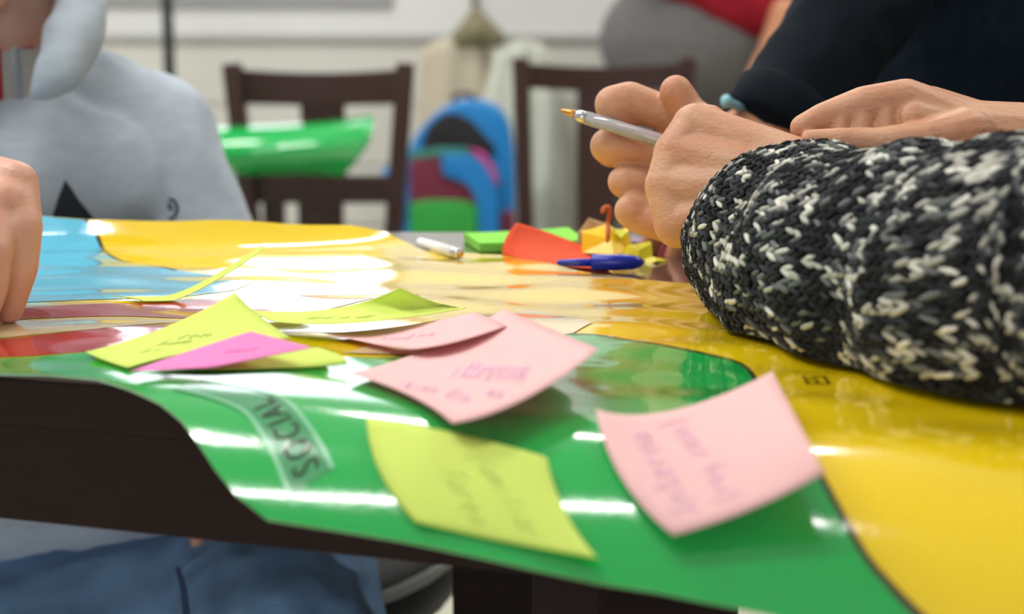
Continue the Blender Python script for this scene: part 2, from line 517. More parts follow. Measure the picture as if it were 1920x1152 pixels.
prism('laminate', [np.array([-.2, .9]) + (np.array(p) - np.array([-.2, .9])) * .996 for p in top_poly], 0.7486, 0.7497, M_tabtop, table)
def plank(name, p, q, z0, z1, th, m, inward):
    p = np.array(p); q = np.array(q); d = (q - p) / np.linalg.norm(q - p); n = np.array([-d[1], d[0]]) * inward
    prism(name, [p, q, q + n * th, p + n * th], z0, z1, m, table, 0.001)
plank('apron', edge_pt(-0.77, 0.003), edge_pt(0.33, 0.003), 0.684, 0.728, 0.022, M_tabw, 1)
plank('apron', (-0.78, 1.185), (0.39, 1.152), 0.684, 0.728, 0.022, M_tabw, -1)
plank('apron', (-0.775, 0.87), (-0.785, 1.17), 0.684, 0.728, 0.022, M_tabw, -1)
plank('apron', (0.335, 0.53), (0.385, 1.14), 0.684, 0.728, 0.022, M_tabw, 1)
for (x, y, w) in ((at(1065, 1120, 0.735).x, 0.745, 0.034), (at(928, 1120, 1.10).x, 1.115, 0.060), (at(1245, 1120, 1.0).x, 1.0, 0.086), (-0.74, 0.90, 0.05), (-0.74, 1.13, 0.05), (0.34, 1.10, 0.05), (0.31, 0.56, 0.045)):  # third leg added in place of dark shade, second widened over a dark gap
    box('leg', (x, y, 0.345), (w, w, 0.69), M_tabw, table, bev=0.003)
box('stretcher', ((at(1065, 1120, 0.735).x + at(925, 1120, 1.10).x) / 2, 0.93, 0.16), (0.03, 0.33, 0.05), M_tabw, table, bev=0.003, rz=0.06)

# ------------------------------------------------------------------ the coloured mat: a height field over the table
def sstep(x, a, b):
    t = np.clip((x - a) / (b - a), 0, 1); return t * t * (3 - 2 * t)
RD, TMAX = 0.095, math.radians(58)
def Zs(X, Y):
    X = np.asarray(X, float); Y = np.asarray(Y, float)
    b = (X - E0[0]) * EN[0] + (Y - E0[1]) * EN[1]
    a = (X - E0[0]) * ET[0] + (Y - E0[1]) * ET[1]
    s = np.maximum(0.0, -b - 0.002)
    sm = RD * math.sin(TMAX)
    si = np.minimum(s, sm)
    z = -(RD - np.sqrt(RD * RD - si * si)) - np.maximum(0, s - sm) * math.tan(TMAX)
    inn = sstep(b, -0.02, 0.05)
    wav = 0.0007 * np.sin(6.283 * (4.2 * X + 6.5 * Y) + 0.4) + 0.0006 * np.sin(6.283 * (-5.5 * X + 9.0 * Y) + 1.9) \
        + 0.0005 * np.sin(6.283 * (11 * X + 3 * Y) + 0.7) + 0.00035 * np.sin(6.283 * (3 * X + 19 * Y) + 2.2)
    z = z + inn * (wav + 0.0022)
    # slow swell of the hanging part
    z = z + (1 - inn) * (0.0022 + 0.0016 * np.sin(6.283 * (a * 3.2) + 0.6) * sstep(s, 0.0, 0.04))
    # back left corner curls up
    u = np.maximum(0, Y - 1.048)
    lift = np.where(u < 0.03, 0.62 * u * u / 0.06, 0.62 * (u - 0.015))
    z = z + lift * (1 - sstep(X, -0.115, -0.045))
    # lifted strip towards the right hand end, under the elbow
    return 0.750 + z

def nrm(X, Y, e=0.0008):
    dx = (Zs(X + e, Y) - Zs(X - e, Y)) / (2 * e); dy = (Zs(X, Y + e) - Zs(X, Y - e)) / (2 * e)
    n = np.stack([-dx, -dy, np.ones_like(dx)], -1)
    return n / np.linalg.norm(n, axis=-1)[..., None]

def hit(px, py, h=0.0):
    """where the line of sight through a photo pixel meets the mat (raised by h)"""
    d = fwd(px, py)
    t = np.linspace(0.36, 1.45, 1500) / d.y
    X = CAM.x + d.x * t; Y = CAM.y + d.y * t; Z = CAM.z + d.z * t
    g = Z - Zs(X, Y) - h
    k = np.where(g <= 0)[0]
    if len(k) == 0 or k[0] == 0:
        i = int(np.argmin(np.abs(g)))
        return Vector((X[i], Y[i], Z[i]))
    i = k[0]
    f = g[i - 1] / (g[i - 1] - g[i])
    tt = t[i - 1] + f * (t[i] - t[i - 1])
    return CAM + d * tt

def densify(P, n=4, closed=False):
    Q = catmull(P, n)
    return [tuple(q) for q in Q]

def mat_piece(name, pts, m, parent, layer, spacing=0.008, solid=False):
    """flat outline in plan (X, Y), cut to a grid and laid on the height field"""
    bm = bmesh.new()
    vs = [bm.verts.new((p[0], p[1], 0)) for p in pts]
    bm.faces.new(vs)
    bmesh.ops.triangulate(bm, faces=list(bm.faces))
    xs = [p[0] for p in pts]; ys = [p[1] for p in pts]
    grid_cut(bm, min(xs), max(xs), min(ys), max(ys), spacing)
    bmesh.ops.remove_doubles(bm, verts=list(bm.verts), dist=1e-6)
    co = np.array([v.co[:] for v in bm.verts])
    N = nrm(co[:, 0], co[:, 1]); Z = Zs(co[:, 0], co[:, 1])
    for i, v in enumerate(bm.verts):
        v.co = Vector((co[i, 0], co[i, 1], Z[i])) + Vector(N[i]) * layer
    for f in bm.faces:
        if f.calc_area() > 0 and f.normal.z == 0: f.normal_update()
    bm.normal_update()
    for f in bm.faces:
        if f.normal.z < 0: f.normal_flip()
    bm.verts.index_update()
    me = bpy.data.meshes.new(name); bm.to_mesh(me); bm.free()
    o = link(name, me, m, parent, True)
    me.normals_split_custom_set_from_vertices([tuple(n) for n in N])
    if solid:
        md = o.modifiers.new('thickness', 'SOLIDIFY'); md.thickness = 0.0008; md.offset = -1
    return o

def plan(pix):
    out = []
    for p in pix:
        h = hit(*p); out.append((h.x, h.y))
    return out

mat_root = thing('printed_plastic_mat', (0, 0.85, 0.75), 'large glossy plastic mat printed in green, yellow, blue and red over the table', 'mat')
far = [(-110, 396), (0, 400), (80, 405), (163, 412), (330, 415), (500, 417), (620, 422), (690, 428), (730, 438), (765, 455), (800, 470),
       (870, 474), (950, 479), (1020, 492), (1100, 511), (1200, 524), (1300, 532), (1420, 545), (1560, 560)]
near = [(1450, 1155), (1320, 1130), (1230, 1112), (1120, 1095), (1000, 1069), (870, 1040), (760, 1017), (640, 997), (500, 975), (440, 927), (402, 880), (370, 830), (340, 790),
        (300, 757), (240, 729), (180, 710), (90, 702), (0, 700), (-110, 698)]
P_far = plan(far); P_near = plan(near)
# the right hand end, below and behind the sleeve: given in plan
right_end = [(0.28, 0.80), (0.31, 0.70), (0.33, 0.55), (0.30, 0.43), (0.20, 0.44)]
pn0 = P_near[0]
right_end[-1] = (pn0[0] + 0.07, pn0[1] - 0.03)
right_end[-2] = (0.31, pn0[1] - 0.075)
outline = P_far + right_end + P_near
mat_piece('backing', outline, M_back, mat_root, -0.0002, 0.008, True)
mat_piece('yellow_field', outline, M_yel, mat_root, 0.0000, 0.006)
# green petal
g_top = [(-110, 677), (0, 673), (160, 662), (330, 668), (520, 672), (700, 672), (800, 668), (930, 650), (1065, 627), (1130, 631), (1200, 642), (1270, 654), (1330, 667), (1380, 680), (1405, 697)]
g_right = [(1432, 735), (1470, 790), (1510, 845), (1545, 905), (1580, 970), (1620, 1040), (1665, 1095), (1720, 1152), (1790, 1215)]
PG = plan(g_top + g_right)
mat_piece('green_petal', PG + [(right_end[-1][0] - 0.012, right_end[-1][1] + 0.004)] + [(p[0], p[1]) for p in P_near], M_grn, mat_root, 0.00025, 0.006)
def ribbon_plan(pts, w):
    P = np.array(catmull(pts, 5)); T = np.gradient(P, axis=0); T /= np.linalg.norm(T, axis=1)[:, None]
    Nn = np.stack([-T[:, 1], T[:, 0]], 1) * w / 2
    return [tuple(p) for p in P + Nn] + [tuple(p) for p in (P - Nn)[::-1]]
mat_piece('black_outline', ribbon_plan(PG[8:], 0.0021), M_blk, mat_root, 0.0005, 0.006)
# blue petal, red bands, cream bands
bl = [(-110, 397), (0, 401), (80, 406), (160, 413), (180, 440), (205, 478), (240, 492), (330, 507), (430, 520), (476, 530), (440, 545), (340, 557), (200, 562), (60, 567), (-110, 572)]
mat_piece('blue_petal', plan(bl), M_blu, mat_root, 0.00025)
mat_piece('black_outline', ribbon_plan(plan([(161, 413), (182, 440), (206, 479), (245, 494), (330, 508)]), 0.0024), M_blk, mat_root, 0.0005)
mat_piece('red_band', plan([(-110, 592), (40, 577), (200, 570), (350, 563), (520, 558), (640, 555), (705, 560), (640, 575), (560, 592), (420, 598), (250, 594), (60, 598), (-110, 612)]), M_redp, mat_root, 0.00025)
mat_piece('cream_band', plan([(-110, 614), (0, 602), (150, 597), (340, 604), (250, 611), (180, 618), (60, 629), (-110, 640)]), M_crm, mat_root, 0.0003)
mat_piece('red_band', plan([(-110, 642), (60, 631), (180, 619), (250, 612), (330, 610), (290, 630), (235, 652), (160, 660), (0, 671), (-110, 675)]), M_redp, mat_root, 0.00028)
mat_piece('cream_patch', plan([(640, 664), (760, 630), (905, 592), (1000, 583), (1112, 606), (1075, 626), (930, 648), (800, 666)]), M_crm, mat_root, 0.0005)
# tape strip with lettering on the green petal
sp = plan([(585, 905), (560, 850), (530, 800), (490, 758), (420, 735), (350, 722)])
mat_piece('label_strip', ribbon_plan(sp, 0.0165), M_tape, mat_root, 0.0005, 0.006)
Pst = np.array(catmull(sp, 6)); Tst = np.gradient(Pst, axis=0); Tst /= np.linalg.norm(Tst, axis=1)[:, None]; Nst = np.stack([-Tst[:, 1], Tst[:, 0]], 1)
for s in (-1, 1):
    mat_piece('strip_edge', ribbon_plan([tuple(p) for p in (Pst + Nst * 0.0082 * s)[::3]], 0.0016), M_tapee, mat_root, 0.0008, 0.006)

def text_flat(body, size):
    cu = bpy.data.curves.new('t', 'FONT'); cu.body = body; cu.size = size; cu.resolution_u = 3; cu.space_character = 1.18
    o = bpy.data.objects.new('t', cu); COL.objects.link(o)
    dg = bpy.context.evaluated_depsgraph_get()
    me = bpy.data.meshes.new_from_object(o.evaluated_get(dg))
    bpy.data.objects.remove(o)
    return me

def text_on_mat(name, body, path, height, start, m, parent, layer):
    """lettering that runs along a plan path"""
    me = text_flat(body, height / 0.70)
    P = np.array(path); d = np.r_[0, np.cumsum(np.linalg.norm(np.diff(P, axis=0), axis=1))]
    bm = bmesh.new(); bm.from_mesh(me); bpy.data.meshes.remove(me)
    xs = [v.co.x for v in bm.verts]; ys = [v.co.y for v in bm.verts]
    grid_cut(bm, min(xs), max(xs), min(ys), max(ys), 0.003)
    T = np.gradient(P, axis=0); T /= np.linalg.norm(T, axis=1)[:, None]
    for v in bm.verts:
        s = v.co.x + start
        x = np.interp(s, d, P[:, 0]); y = np.interp(s, d, P[:, 1]); tx = np.interp(s, d, T[:, 0]); ty = np.interp(s, d, T[:, 1])
        q = v.co.y - height / 2
        X = x - ty * q; Y = y + tx * q
        n = nrm(np.array([X]), np.array([Y]))[0]
        v.co = Vector((X, Y, float(Zs(X, Y)))) + Vector(n) * layer
    return bm_obj(name, bm, m, parent)
text_on_mat('lettering', 'SOCIAL', Pst, 0.0100, 0.004, M_txt, mat_root, 0.0009)
ep = plan([(1535, 725), (1490, 655)])
e0, e1 = np.array(ep[0]), np.array(ep[1]); ed = (e1 - e0) / np.linalg.norm(e1 - e0)
text_on_mat('lettering', 'ES', [e0 + ed * t for t in np.linspace(0, 0.06, 12)], 0.0105, 0.001, M_txt, mat_root, 0.0009)

# ------------------------------------------------------------------ sticky notes
LET = {  # simple hand-written strokes in a unit box
 'I': [[(.2, 1), (.8, 1)], [(.5, 1), (.5, 0)], [(.2, 0), (.8, 0)]], 'n': [[(.1, .6), (.15, 0)], [(.15, .4), (.45, .6), (.7, .45), (.75, 0)]],
 't': [[(.4, 1), (.4, .1), (.6, 0), (.8, .1)], [(.1, .65), (.75, .65)]], 'e': [[(.1, .3), (.7, .35), (.6, .6), (.25, .6), (.1, .3), (.3, 0), (.75, .1)]],
 'r': [[(.15, .6), (.2, 0)], [(.2, .35), (.45, .6), (.7, .55)]], 'a': [[(.7, .55), (.35, .6), (.1, .3), (.3, 0), (.65, .2), (.7, .6), (.7, .1), (.9, 0)]],
 'c': [[(.7, .5), (.4, .6), (.1, .3), (.35, 0), (.75, .1)]], 'o': [[(.4, .6), (.1, .3), (.4, 0), (.75, .3), (.4, .6)]], 's': [[(.7, .55), (.3, .6), (.25, .4), (.65, .2), (.5, 0), (.1, .05)]],
 'g': [[(.7, .55), (.35, .6), (.1, .3), (.35, .05), (.7, .3), (.7, -.3), (.4, -.45), (.1, -.3)]], '(': [[(.6, 1.1), (.3, .6), (.3, .1), (.6, -.35)]], ')': [[(.3, 1.1), (.6, .6), (.6, .1), (.3, -.35)]],
 'f': [[(.8, .95), (.55, 1), (.45, .7), (.4, -.3)], [(.15, .55), (.7, .55)]], 'i': [[(.4, .6), (.45, 0)]], 'l': [[(.4, 1), (.4, 0)]], 'm': [[(.05, .6), (.1, 0)], [(.1, .4), (.3, .6), (.42, .4), (.45, 0)], [(.45, .4), (.65, .6), (.8, .4), (.85, 0)]],
 'h': [[(.2, 1), (.2, 0)], [(.2, .35), (.5, .55), (.7, .35), (.7, 0)]], 'u': [[(.15, .6), (.2, .1), (.5, 0), (.7, .3), (.7, .6)], [(.7, .3), (.75, 0)]], 'd': [[(.7, .4), (.4, .6), (.1, .3), (.35, 0), (.7, .2), (.75, 1), (.75, 0)]], ' ': [], 'b': [[(.2, 1), (.2, 0), (.6, .05), (.7, .35), (.4, .55), (.2, .35)]], 'z': [[(.1, .55), (.7, .55), (.15, 0), (.75, 0)]], 'T': [[(.1, 1), (.9, 1)], [(.5, 1), (.45, 0)]], 'H': [[(.15, 1), (.15, 0)], [(.8, 1), (.8, 0)], [(.15, .5), (.8, .5)]]}

def ctrl_pt(c):
    if len(c) == 4: return at(c[0], c[1], c[3])
    return hit(c[0], c[1], c[2])

def quad_surf(G):
    G = np.array([[tuple(ctrl_pt(c)) for c in row] for row in G])  # 3 x 3 x 3
    def ev(u, v):
        bu = np.array([2 * (u - .5) * (u - 1), -4 * u * (u - 1), 2 * u * (u - .5)])
        bv = np.array([2 * (v - .5) * (v - 1), -4 * v * (v - 1), 2 * v * (v - .5)])
        return np.einsum('i,j,ijk->k', bv, bu, G)
    return ev

def note(name, label, G, m, words=(), ink=None, group='sticky notes on the mat', cat='sticky note', thick=0.0002, clear=0.0012):
    ev = quad_surf(G)
    n = 14
    V = []
    for j in range(n + 1):
        for i in range(n + 1):
            p = ev(i / n, j / n)
            zmin = float(Zs(p[0], p[1])) + clear
            p[2] = max(p[2], zmin)
            V.append(p)
    F = [(j * (n + 1) + i, j * (n + 1) + i + 1, (j + 1) * (n + 1) + i + 1, (j + 1) * (n + 1) + i) for j in range(n) for i in range(n)]
    c = np.mean(V, axis=0)
    # face up
    a, b_, c_ = np.array(V[0]), np.array(V[n]), np.array(V[-1])
    if np.cross(b_ - a, c_ - a)[2] < 0: F = [f[::-1] for f in F]
    root = thing(name, (c[0], c[1], min(v[2] for v in V)), label, cat, group)
    o = pyd('paper', V, F, m, root, True)
    md = o.modifiers.new('thickness', 'SOLIDIFY'); md.thickness = thick; md.offset = 0
    if words:
        BV = BVHTree.FromPolygons([tuple(v) for v in V], F)
        SV = []; SF = []
        for (txt, u0, v0, du, dv, hh, wid) in words:
            # origin (u0, v0), step along (du, dv) per letter, up direction is perpendicular
            L_ = math.hypot(du, dv); ux, uy = du / L_, dv / L_; vx, vy = uy, -ux
            for k, chh in enumerate(txt):
                for st in LET.get(chh, []):
                    P = densify(st, 3) if len(st) > 2 else st
                    P = [(u0 + du * k + (x * ux * L_ * 0.95 + y * vx * hh) + random.uniform(-.003, .003), v0 + dv * k + (x * uy * L_ * 0.95 + y * vy * hh) + random.uniform(-.003, .003)) for (x, y) in P]
                    for q in range(len(P) - 1):
                        A = np.array(P[q]); B = np.array(P[q + 1]); D = B - A; l = np.linalg.norm(D)
                        if l < 1e-6: continue
                        Nn = np.array([-D[1], D[0]]) / l * wid; D = D / l * wid * 0.6
                        i0 = len(SV)
                        for pt in (A - D + Nn, B + D + Nn, B + D - Nn, A - D - Nn):
                            w = ev(min(1, max(0, pt[0])), min(1, max(0, pt[1])))
                            hh_ = BV.ray_cast(Vector((w[0], w[1], w[2] + 0.03)), Vector((0, 0, -1)))
                            if hh_[0] is not None: w = np.array(hh_[0])
                            w[2] += 0.00045
                            SV.append(w)
                        SF.append((i0, i0 + 1, i0 + 2, i0 + 3))
        if SV: pyd('handwriting', SV, SF, ink, o)
    return root

note('sticky_note', 'pale pink sticky note with purple handwriting, where green meets yellow near the sleeve',
     [[(1117, 768, .008), (1262, 770, .004), (1448, 697, .012)], [(1164, 895, .006), (1335, 850, .006), (1497, 793, .018)], [(1262, 1005, .012), (1405, 957, .018), (1545, 888, .028)]], M_pink,
     [('Interna', .23, .90, .006, -.105, .13, .006), ('(reg caso)', .46, .90, .002, -.08, .11, .0055)], M_inkp)
note('sticky_note', 'large pale pink sticky note in the middle of the green petal, with purple writing',
     [[(655, 700, .004), (800, 655, .004), (945, 580, .012)], [(768, 742, .004), (890, 690, .007), (1040, 620, .014)], [(848, 794, .012), (985, 748, .015), (1122, 655, .02)]], M_pink,
     [('Humana', .44, .48, .034, .055, .10, .006), ('las', .34, .46, .04, .06, .10, .009), ('zona', .45, .66, .035, .05, .10, .005), ('bien dla', .05, .38, .022, .055, .10, .0055), ('es', .35, .82, .03, .05, .09, .006)], M_inkp)
note('sticky_note', 'lime yellow sticky note at the front edge of the green petal, faint grey writing',
     [[(687, 783, .004), (850, 812, .004), (1025, 858, .006)], [(712, 885, .004), (900, 908, .003), (1060, 960, .004)], [(780, 980, .005), (940, 1016, .003), (1122, 1048, .012)]], M_lime,
     [('Tarea', .30, .42, .012, .10, .13, .006), ('familiar', .52, .22, .014, .09, .14, .006)], M_inkg)
note('sticky_note', 'large lime sticky note at the left, peaked up behind the magenta one',
     [[(160, 660, .003), (300, 618, .003), (440, 550, .016)], [(196, 676, .002), (335, 640, .003), (488, 594, .008)], [(240, 690, .002), (385, 655, .002), (546, 634, .005)]], M_lime,
     [('hum', .36, .45, .05, .07, .12, .007), ('con', .5, .42, .05, .07, .12, .007), ('si', .22, .55, .05, .07, .12, .007)], M_inkg)
note('sticky_note', 'lime sticky note under the magenta one, its right end curled up',
     [[(262, 690, .0015), (440, 664, .0015), (598, 652, .003)], [(330, 692, .0015), (500, 680, .002), (640, 668, .006)], [(400, 693, .0015), (545, 691, .001), (650, 683, .004)]], M_lime)
note('sticky_note', 'bright magenta sticky note lying across two lime ones',
     [[(243, 697, .004), (360, 657, .006), (470, 622, .012)], [(325, 693, .004), (420, 667, .007), (528, 637, .012)], [(400, 690, .004), (500, 669, .008), (586, 652, .012)]], M_mag,
     [('amor', .55, .4, .04, .06, .10, .007)], mat('ink_magenta', (226, 120, 190), 0.8))
note('sticky_note', 'lime sticky note with a raised peak, behind the pink ones',
     [[(468, 582, .004), (620, 580, .006), (750, 540, .022)], [(486, 591, .005), (640, 592, .008), (820, 568, .012)], [(504, 601, .006), (660, 606, .009), (876, 578, .006)]], M_lime,
     [('grupo de', .30, .62, .04, .02, .16, .006)], M_inkg)
note('sticky_note', 'pale pink sticky note half tucked behind the large pink one',
     [[(605, 625, .003), (740, 614, .003), (890, 586, .010)], [(690, 643, .003), (780, 630, .006), (915, 596, .011)], [(745, 656, .003), (835, 646, .010), (950, 612, .012)]], M_pink,
     [('hona', .22, .42, .05, .04, .12, .006), ('los', .42, .5, .06, .05, .12, .006)], M_inkp)
note('sticky_note', 'narrow lime sticky strip folded upright by the blue petal',
     [[(205, 554, .002), (322, 553, .002), (490, 460, None, .875)], [(240, 558, .002), (330, 555, .002), (492, 463, None, .872)], [(262, 562, .002), (345, 557, .003), (494, 468, None, .868)]], M_lime)

# papers beyond the mat
def table_hit(px, py, h=0.0): return on(px, py, 0.75 + h)
def paper_patch(name, label, G, m, cat, group=None, thick=0.0003):
    G = np.array([[tuple(c) for c in row] for row in G]); n = 14; V = []
    for j in range(n + 1):
        for i in range(n + 1):
            u, v = i / n, j / n
            bu = np.array([2 * (u - .5) * (u - 1), -4 * u * (u - 1), 2 * u * (u - .5)]); bv = np.array([2 * (v - .5) * (v - 1), -4 * v * (v - 1), 2 * v * (v - .5)])
            V.append(np.einsum('i,j,ijk->k', bv, bu, G))
    F = [(j * (n + 1) + i, j * (n + 1) + i + 1, (j + 1) * (n + 1) + i + 1, (j + 1) * (n + 1) + i) for j in range(n) for i in range(n)]
    o = pyd(name, V, F, m, None, True)
    md = o.modifiers.new('thickness', 'SOLIDIFY'); md.thickness = thick; md.offset = 0
    return tag(o, label, cat, group)
paper_patch('curled_paper', 'red-orange sticky note curled up beside the blue pen cap',
            [[at(968, 418, 1.052), at(1030, 437, 1.060), at(1114, 470, 1.062)], [at(948, 448, 1.040), at(1028, 466, 1.036), at(1115, 486, 1.030)], [table_hit(942, 479, .0012), table_hit(1035, 497, .0012), table_hit(1150, 505, .0012)]], M_orng, 'sticky note')
# pad of bright green notes
pad = thing('note_pad', (at(985, 450, 1.10).x, 1.10, 0.75), 'pad of bright green notes behind the red-orange curl', 'note pad')
pc = pad.location
box('paper_block', (pc.x, pc.y, 0.753), (0.076, 0.060, 0.0056), M_lgrn, pad, rz=math.radians(12), bev=0.0004)
Rp = Matrix.Rotation(math.radians(12), 3, 'Z')
V = []; F = []
for j in range(9):
    for i in range(9):
        x = -0.038 + 0.076 * i / 8; y = -0.030 + 0.060 * j / 8
        z = 0.7563 + 0.002 * max(0, (x + y) / 0.068) ** 2
        q = Rp @ Vector((x, y, 0)); V.append((pc.x + q.x, pc.y + q.y, z))
for j in range(8):
    for i in range(8): F.append((j * 9 + i, j * 9 + i + 1, (j + 1) * 9 + i + 1, (j + 1) * 9 + i))
pyd('top_sheet', V, F, M_lgrn, pad, True)
tag(box('paper_slip', (at(1195, 446, 1.105).x, 1.115, 0.7512), (0.030, 0.018, 0.0015), M_lilac, rz=0.2), 'small lilac paper slip behind the yellow wrapper', 'paper')

def crumple(name, c, r, m, parent, seed, sub=2, jit=0.22, flat=False):
    rr = random.Random(seed)
    bm = bmesh.new(); bmesh.ops.create_icosphere(bm, subdivisions=sub, radius=1.0)
    for v in bm.verts:
        k = 1 + rr.uniform(-jit, jit)
        v.co = Vector((v.co.x * r[0] * k, v.co.y * r[1] * k, max(-1, v.co.z) * r[2] * k)) + Vector(c)
        v.co.z = max(v.co.z, 0.7506)
    return bm_obj(name, bm, m, parent)
wc = at(1140, 462, 1.055); 
wr = thing('candy_wrapper', (wc.x, 1.055, 0.75), 'crumpled yellow wrapper with tan paper and a thin curled stem', 'wrapper')
# faceted yellow cup
def facet(name, pts_front, depth, m, parent):
    V = [Vector(p) for p in pts_front]; n = len(V)
    V += [v + Vector((random.uniform(-.002, .002), depth, random.uniform(-.002, .001))) for v in V]
    cx = sum(V[:n], Vector()) / n; V.append(cx + Vector((0, -0.005, 0.001))); V.append(cx + Vector((0, depth, 0)))
    F = [(i, (i + 1) % n, 2 * n) for i in range(n)] + [(n + (i + 1) % n, n + i, 2 * n + 1) for i in range(n)] + [((i + 1) % n, i, n + i, n + (i + 1) % n) for i in range(n)]
    return pyd(name, V, F, m, parent)
facet('yellow_foil', [at(1092, 474, 1.045), at(1094, 436, 1.05), at(1136, 426, 1.052), at(1150, 428, 1.046), at(1166, 446, 1.045), at(1178, 436, 1.05), at(1186, 470, 1.045), at(1150, 478, 1.03)], 0.024, M_wyel, wr)
pyd('foil_fold', [at(1144, 428, 1.047), at(1177, 434, 1.052), at(1165, 447, 1.040), at(1160, 430, 1.075)], [(0, 2, 1), (0, 1, 3)], mat('wrapper_lemon', (230, 236, 70), 0.5), wr)
facet('tan_paper', [at(1084, 472, 1.062), at(1088, 436, 1.064), at(1104, 411, 1.066), at(1118, 418, 1.066), at(1140, 420, 1.066), at(1140, 470, 1.062)], 0.010, M_tan, wr)
sp_ = [at(1140, 466, 1.040), at(1139, 440, 1.042), at(1140, 420, 1.05), at(1143, 402, 1.05), at(1143, 393, 1.05), at(1138, 389, 1.05), at(1132, 394, 1.05), at(1133, 399, 1.05)]
tube('stem', catmull(sp_, 4), list(np.linspace(0.0012, 0.0022, 4 * 7 + 1)), M_stem, wr, 8)
w2 = at(1205, 480, 1.03)
wr2 = thing('candy_wrapper', (w2.x, 1.03, 0.75), 'small olive-yellow twisted wrapper between the pen cap and the sleeve', 'wrapper')
M_wy2 = mat('wrapper_olive', (206, 190, 20), 0.4, 0.2, 80)
facet('foil', [at(1170, 476, 1.035), at(1178, 461, 1.036), at(1192, 462, 1.03), at(1193, 458, 1.03), at(1222, 457, 1.03), at(1224, 484, 1.025), at(1196, 492, 1.02)], 0.014, M_wy2, wr2)
facet('twisted_end', [at(1208, 486, 1.02), at(1226, 482, 1.02), at(1250, 487, 1.02), at(1248, 494, 1.018), at(1228, 498, 1.015), at(1212, 499, 1.012)], 0.010, M_wy2, wr2)

# pens
def rod(name, p, q, prof, m, parent, seg=14):
    p = Vector(p); q = Vector(q)
    return tube(name, [p + (q - p) * t for t, r in prof], [r for t, r in prof], m, parent, seg)
pa, pb = on(1044, 493, 0.7555), on(1206, 492, 0.7558)
cap = thing('blue_pen', ((pa.x + pb.x) / 2, (pa.y + pb.y) / 2, 0.75), 'royal blue pen cap with a long thin clip lying by the red-orange curl', 'pen cap')
rod('cap_body', pa.lerp(pb, .40), pb, [(0, .0044), (.02, .0050), (.5, .0050), (.8, .0045), (.93, .0034), (1, .0014)], M_penb, cap)
rod('clip', pa, pa.lerp(pb, .46), [(0, .0008), (.06, .0020), (.5, .0024), (1, .0026)], M_penb, cap)
qa, qb = on(786, 455, 0.7542), on(862, 476, 0.7545)
wpen = thing('pen', ((qa.x + qb.x) / 2, (qa.y + qb.y) / 2, 0.75), 'white pen lying on the bare table at the far edge of the mat', 'pen')
rod('barrel', qa, qa.lerp(qb, .88), [(0, .0022), (.04, .0036), (1, .0038)], M_white, wpen)
rod('collar', qa.lerp(qb, .88), qb, [(0, .0039), (.8, .0038), (1, .0030)], M_silver, wpen)
rod('tip', qb, qb + (qb - qa).normalized() * 0.002, [(0, .0020), (1, .0014)], M_brass, wpen)

# ------------------------------------------------------------------ people
def head_prims(c, s, face):
    """c: head centre, s: head height, face: unit vector the face looks along (horizontal)"""
    f = Vector(face).normalized(); u = Vector((0, 0, 1)); r = f.cross(u).normalized()
    P = lambda a, b, h: Vector(c) + r * a * s + f * b * s + u * h * s
    pr = [('e', P(0, -.06, .10), (.36 * s, .36 * s, .38 * s)), ('e', P(0, .08, -.12), (.30 * s, .30 * s, .34 * s)),
          ('c', P(0, .22, -.40), .085 * s, P(0, .18, -.30), .13 * s),
          ('c', P(0, .36, .04), .035 * s, P(0, .44, -.12), .062 * s),
          ('c', P(-.12, .30, .08), .06 * s, P(.12, .30, .08), .06 * s),
          ('c', P(-.07, .35, -.26), .035 * s, P(.07, .35, -.26), .035 * s)]
    for k in (-1, 1):
        pr.append(('e', P(k * .37, -.04, -.02), (.06 * s, .10 * s, .15 * s)))
        pr.append(('e', P(k * .2, .24, -.12), (.1 * s, .08 * s, .1 * s)))
    return pr, P

def face_bits(c, s, face, parent):
    pr, P = head_prims(c, s, face)
    for k in (-1, 1):
        ey = blob('eye', [([('e', P(k * .14, .335, .0), (.045 * s, .045 * s, .030 * s))], 0.0025, 1)], M_eye, parent)
        blob('pupil', [([('e', P(k * .14, .366, .0), (.020 * s, .020 * s, .022 * s))], 0.0015, 1)], M_hair, ey)
    blob('mouth', [([('c', P(-.07, .385, -.26), .018 * s, P(.07, .385, -.26), .018 * s)], 0.003, 1)], M_lip, parent)
    blob('hair', [([('e', P(0, -.12, .22), (.40 * s, .40 * s, .36 * s)), ('e', P(0, -.20, -.02), (.38 * s, .28 * s, .36 * s))], 0.008, 4)], M_hair, parent)

# --- person in the grey hoodie
hc = Vector((-0.398, 1.245, 1.012)); hs = 0.215
fdir = Vector((0.25, -1, 0))
kp, KP = head_prims(hc, hs, fdir)
hip = Vector((-0.30, 1.40, 0.56)); chest = Vector((-0.40, 1.36, 0.76)); neck0 = Vector((-0.405, 1.31, 0.86))
body = kp + [('c', neck0, .048, hc - Vector((0, 0, .07)), .045), ('c', chest, .10, neck0, .05), ('c', hip, .10, chest, .11)]
shL, elL, wrL = Vector((-0.302, 1.335, 0.808)), Vector((-0.232, 1.275, 0.640)), Vector((-0.135, 1.14, 0.590))
shR, elR, wrR = Vector((-0.520, 1.335, 0.812)), Vector((-0.600, 1.10, 0.800)), Vector((-0.365, 0.845, 0.812))
body += chain([chest, shL, elL, wrL], [.06, .04, .033, .026]) + chain([chest, shR, elR, wrR], [.06, .04, .033, .026])
kneeL, kneeR = Vector((-0.150, 0.985, 0.480)), Vector((-0.475, 0.960, 0.480))
ankL, ankR = Vector((-0.16, 1.02, 0.09)), Vector((-0.45, 1.0, 0.09))
body += chain([hip + Vector((.07, -.04, -.02)), kneeL, ankL], [.06, .045, .035]) + chain([hip + Vector((-.09, -.04, -.02)), kneeR, ankR], [.06, .045, .035])
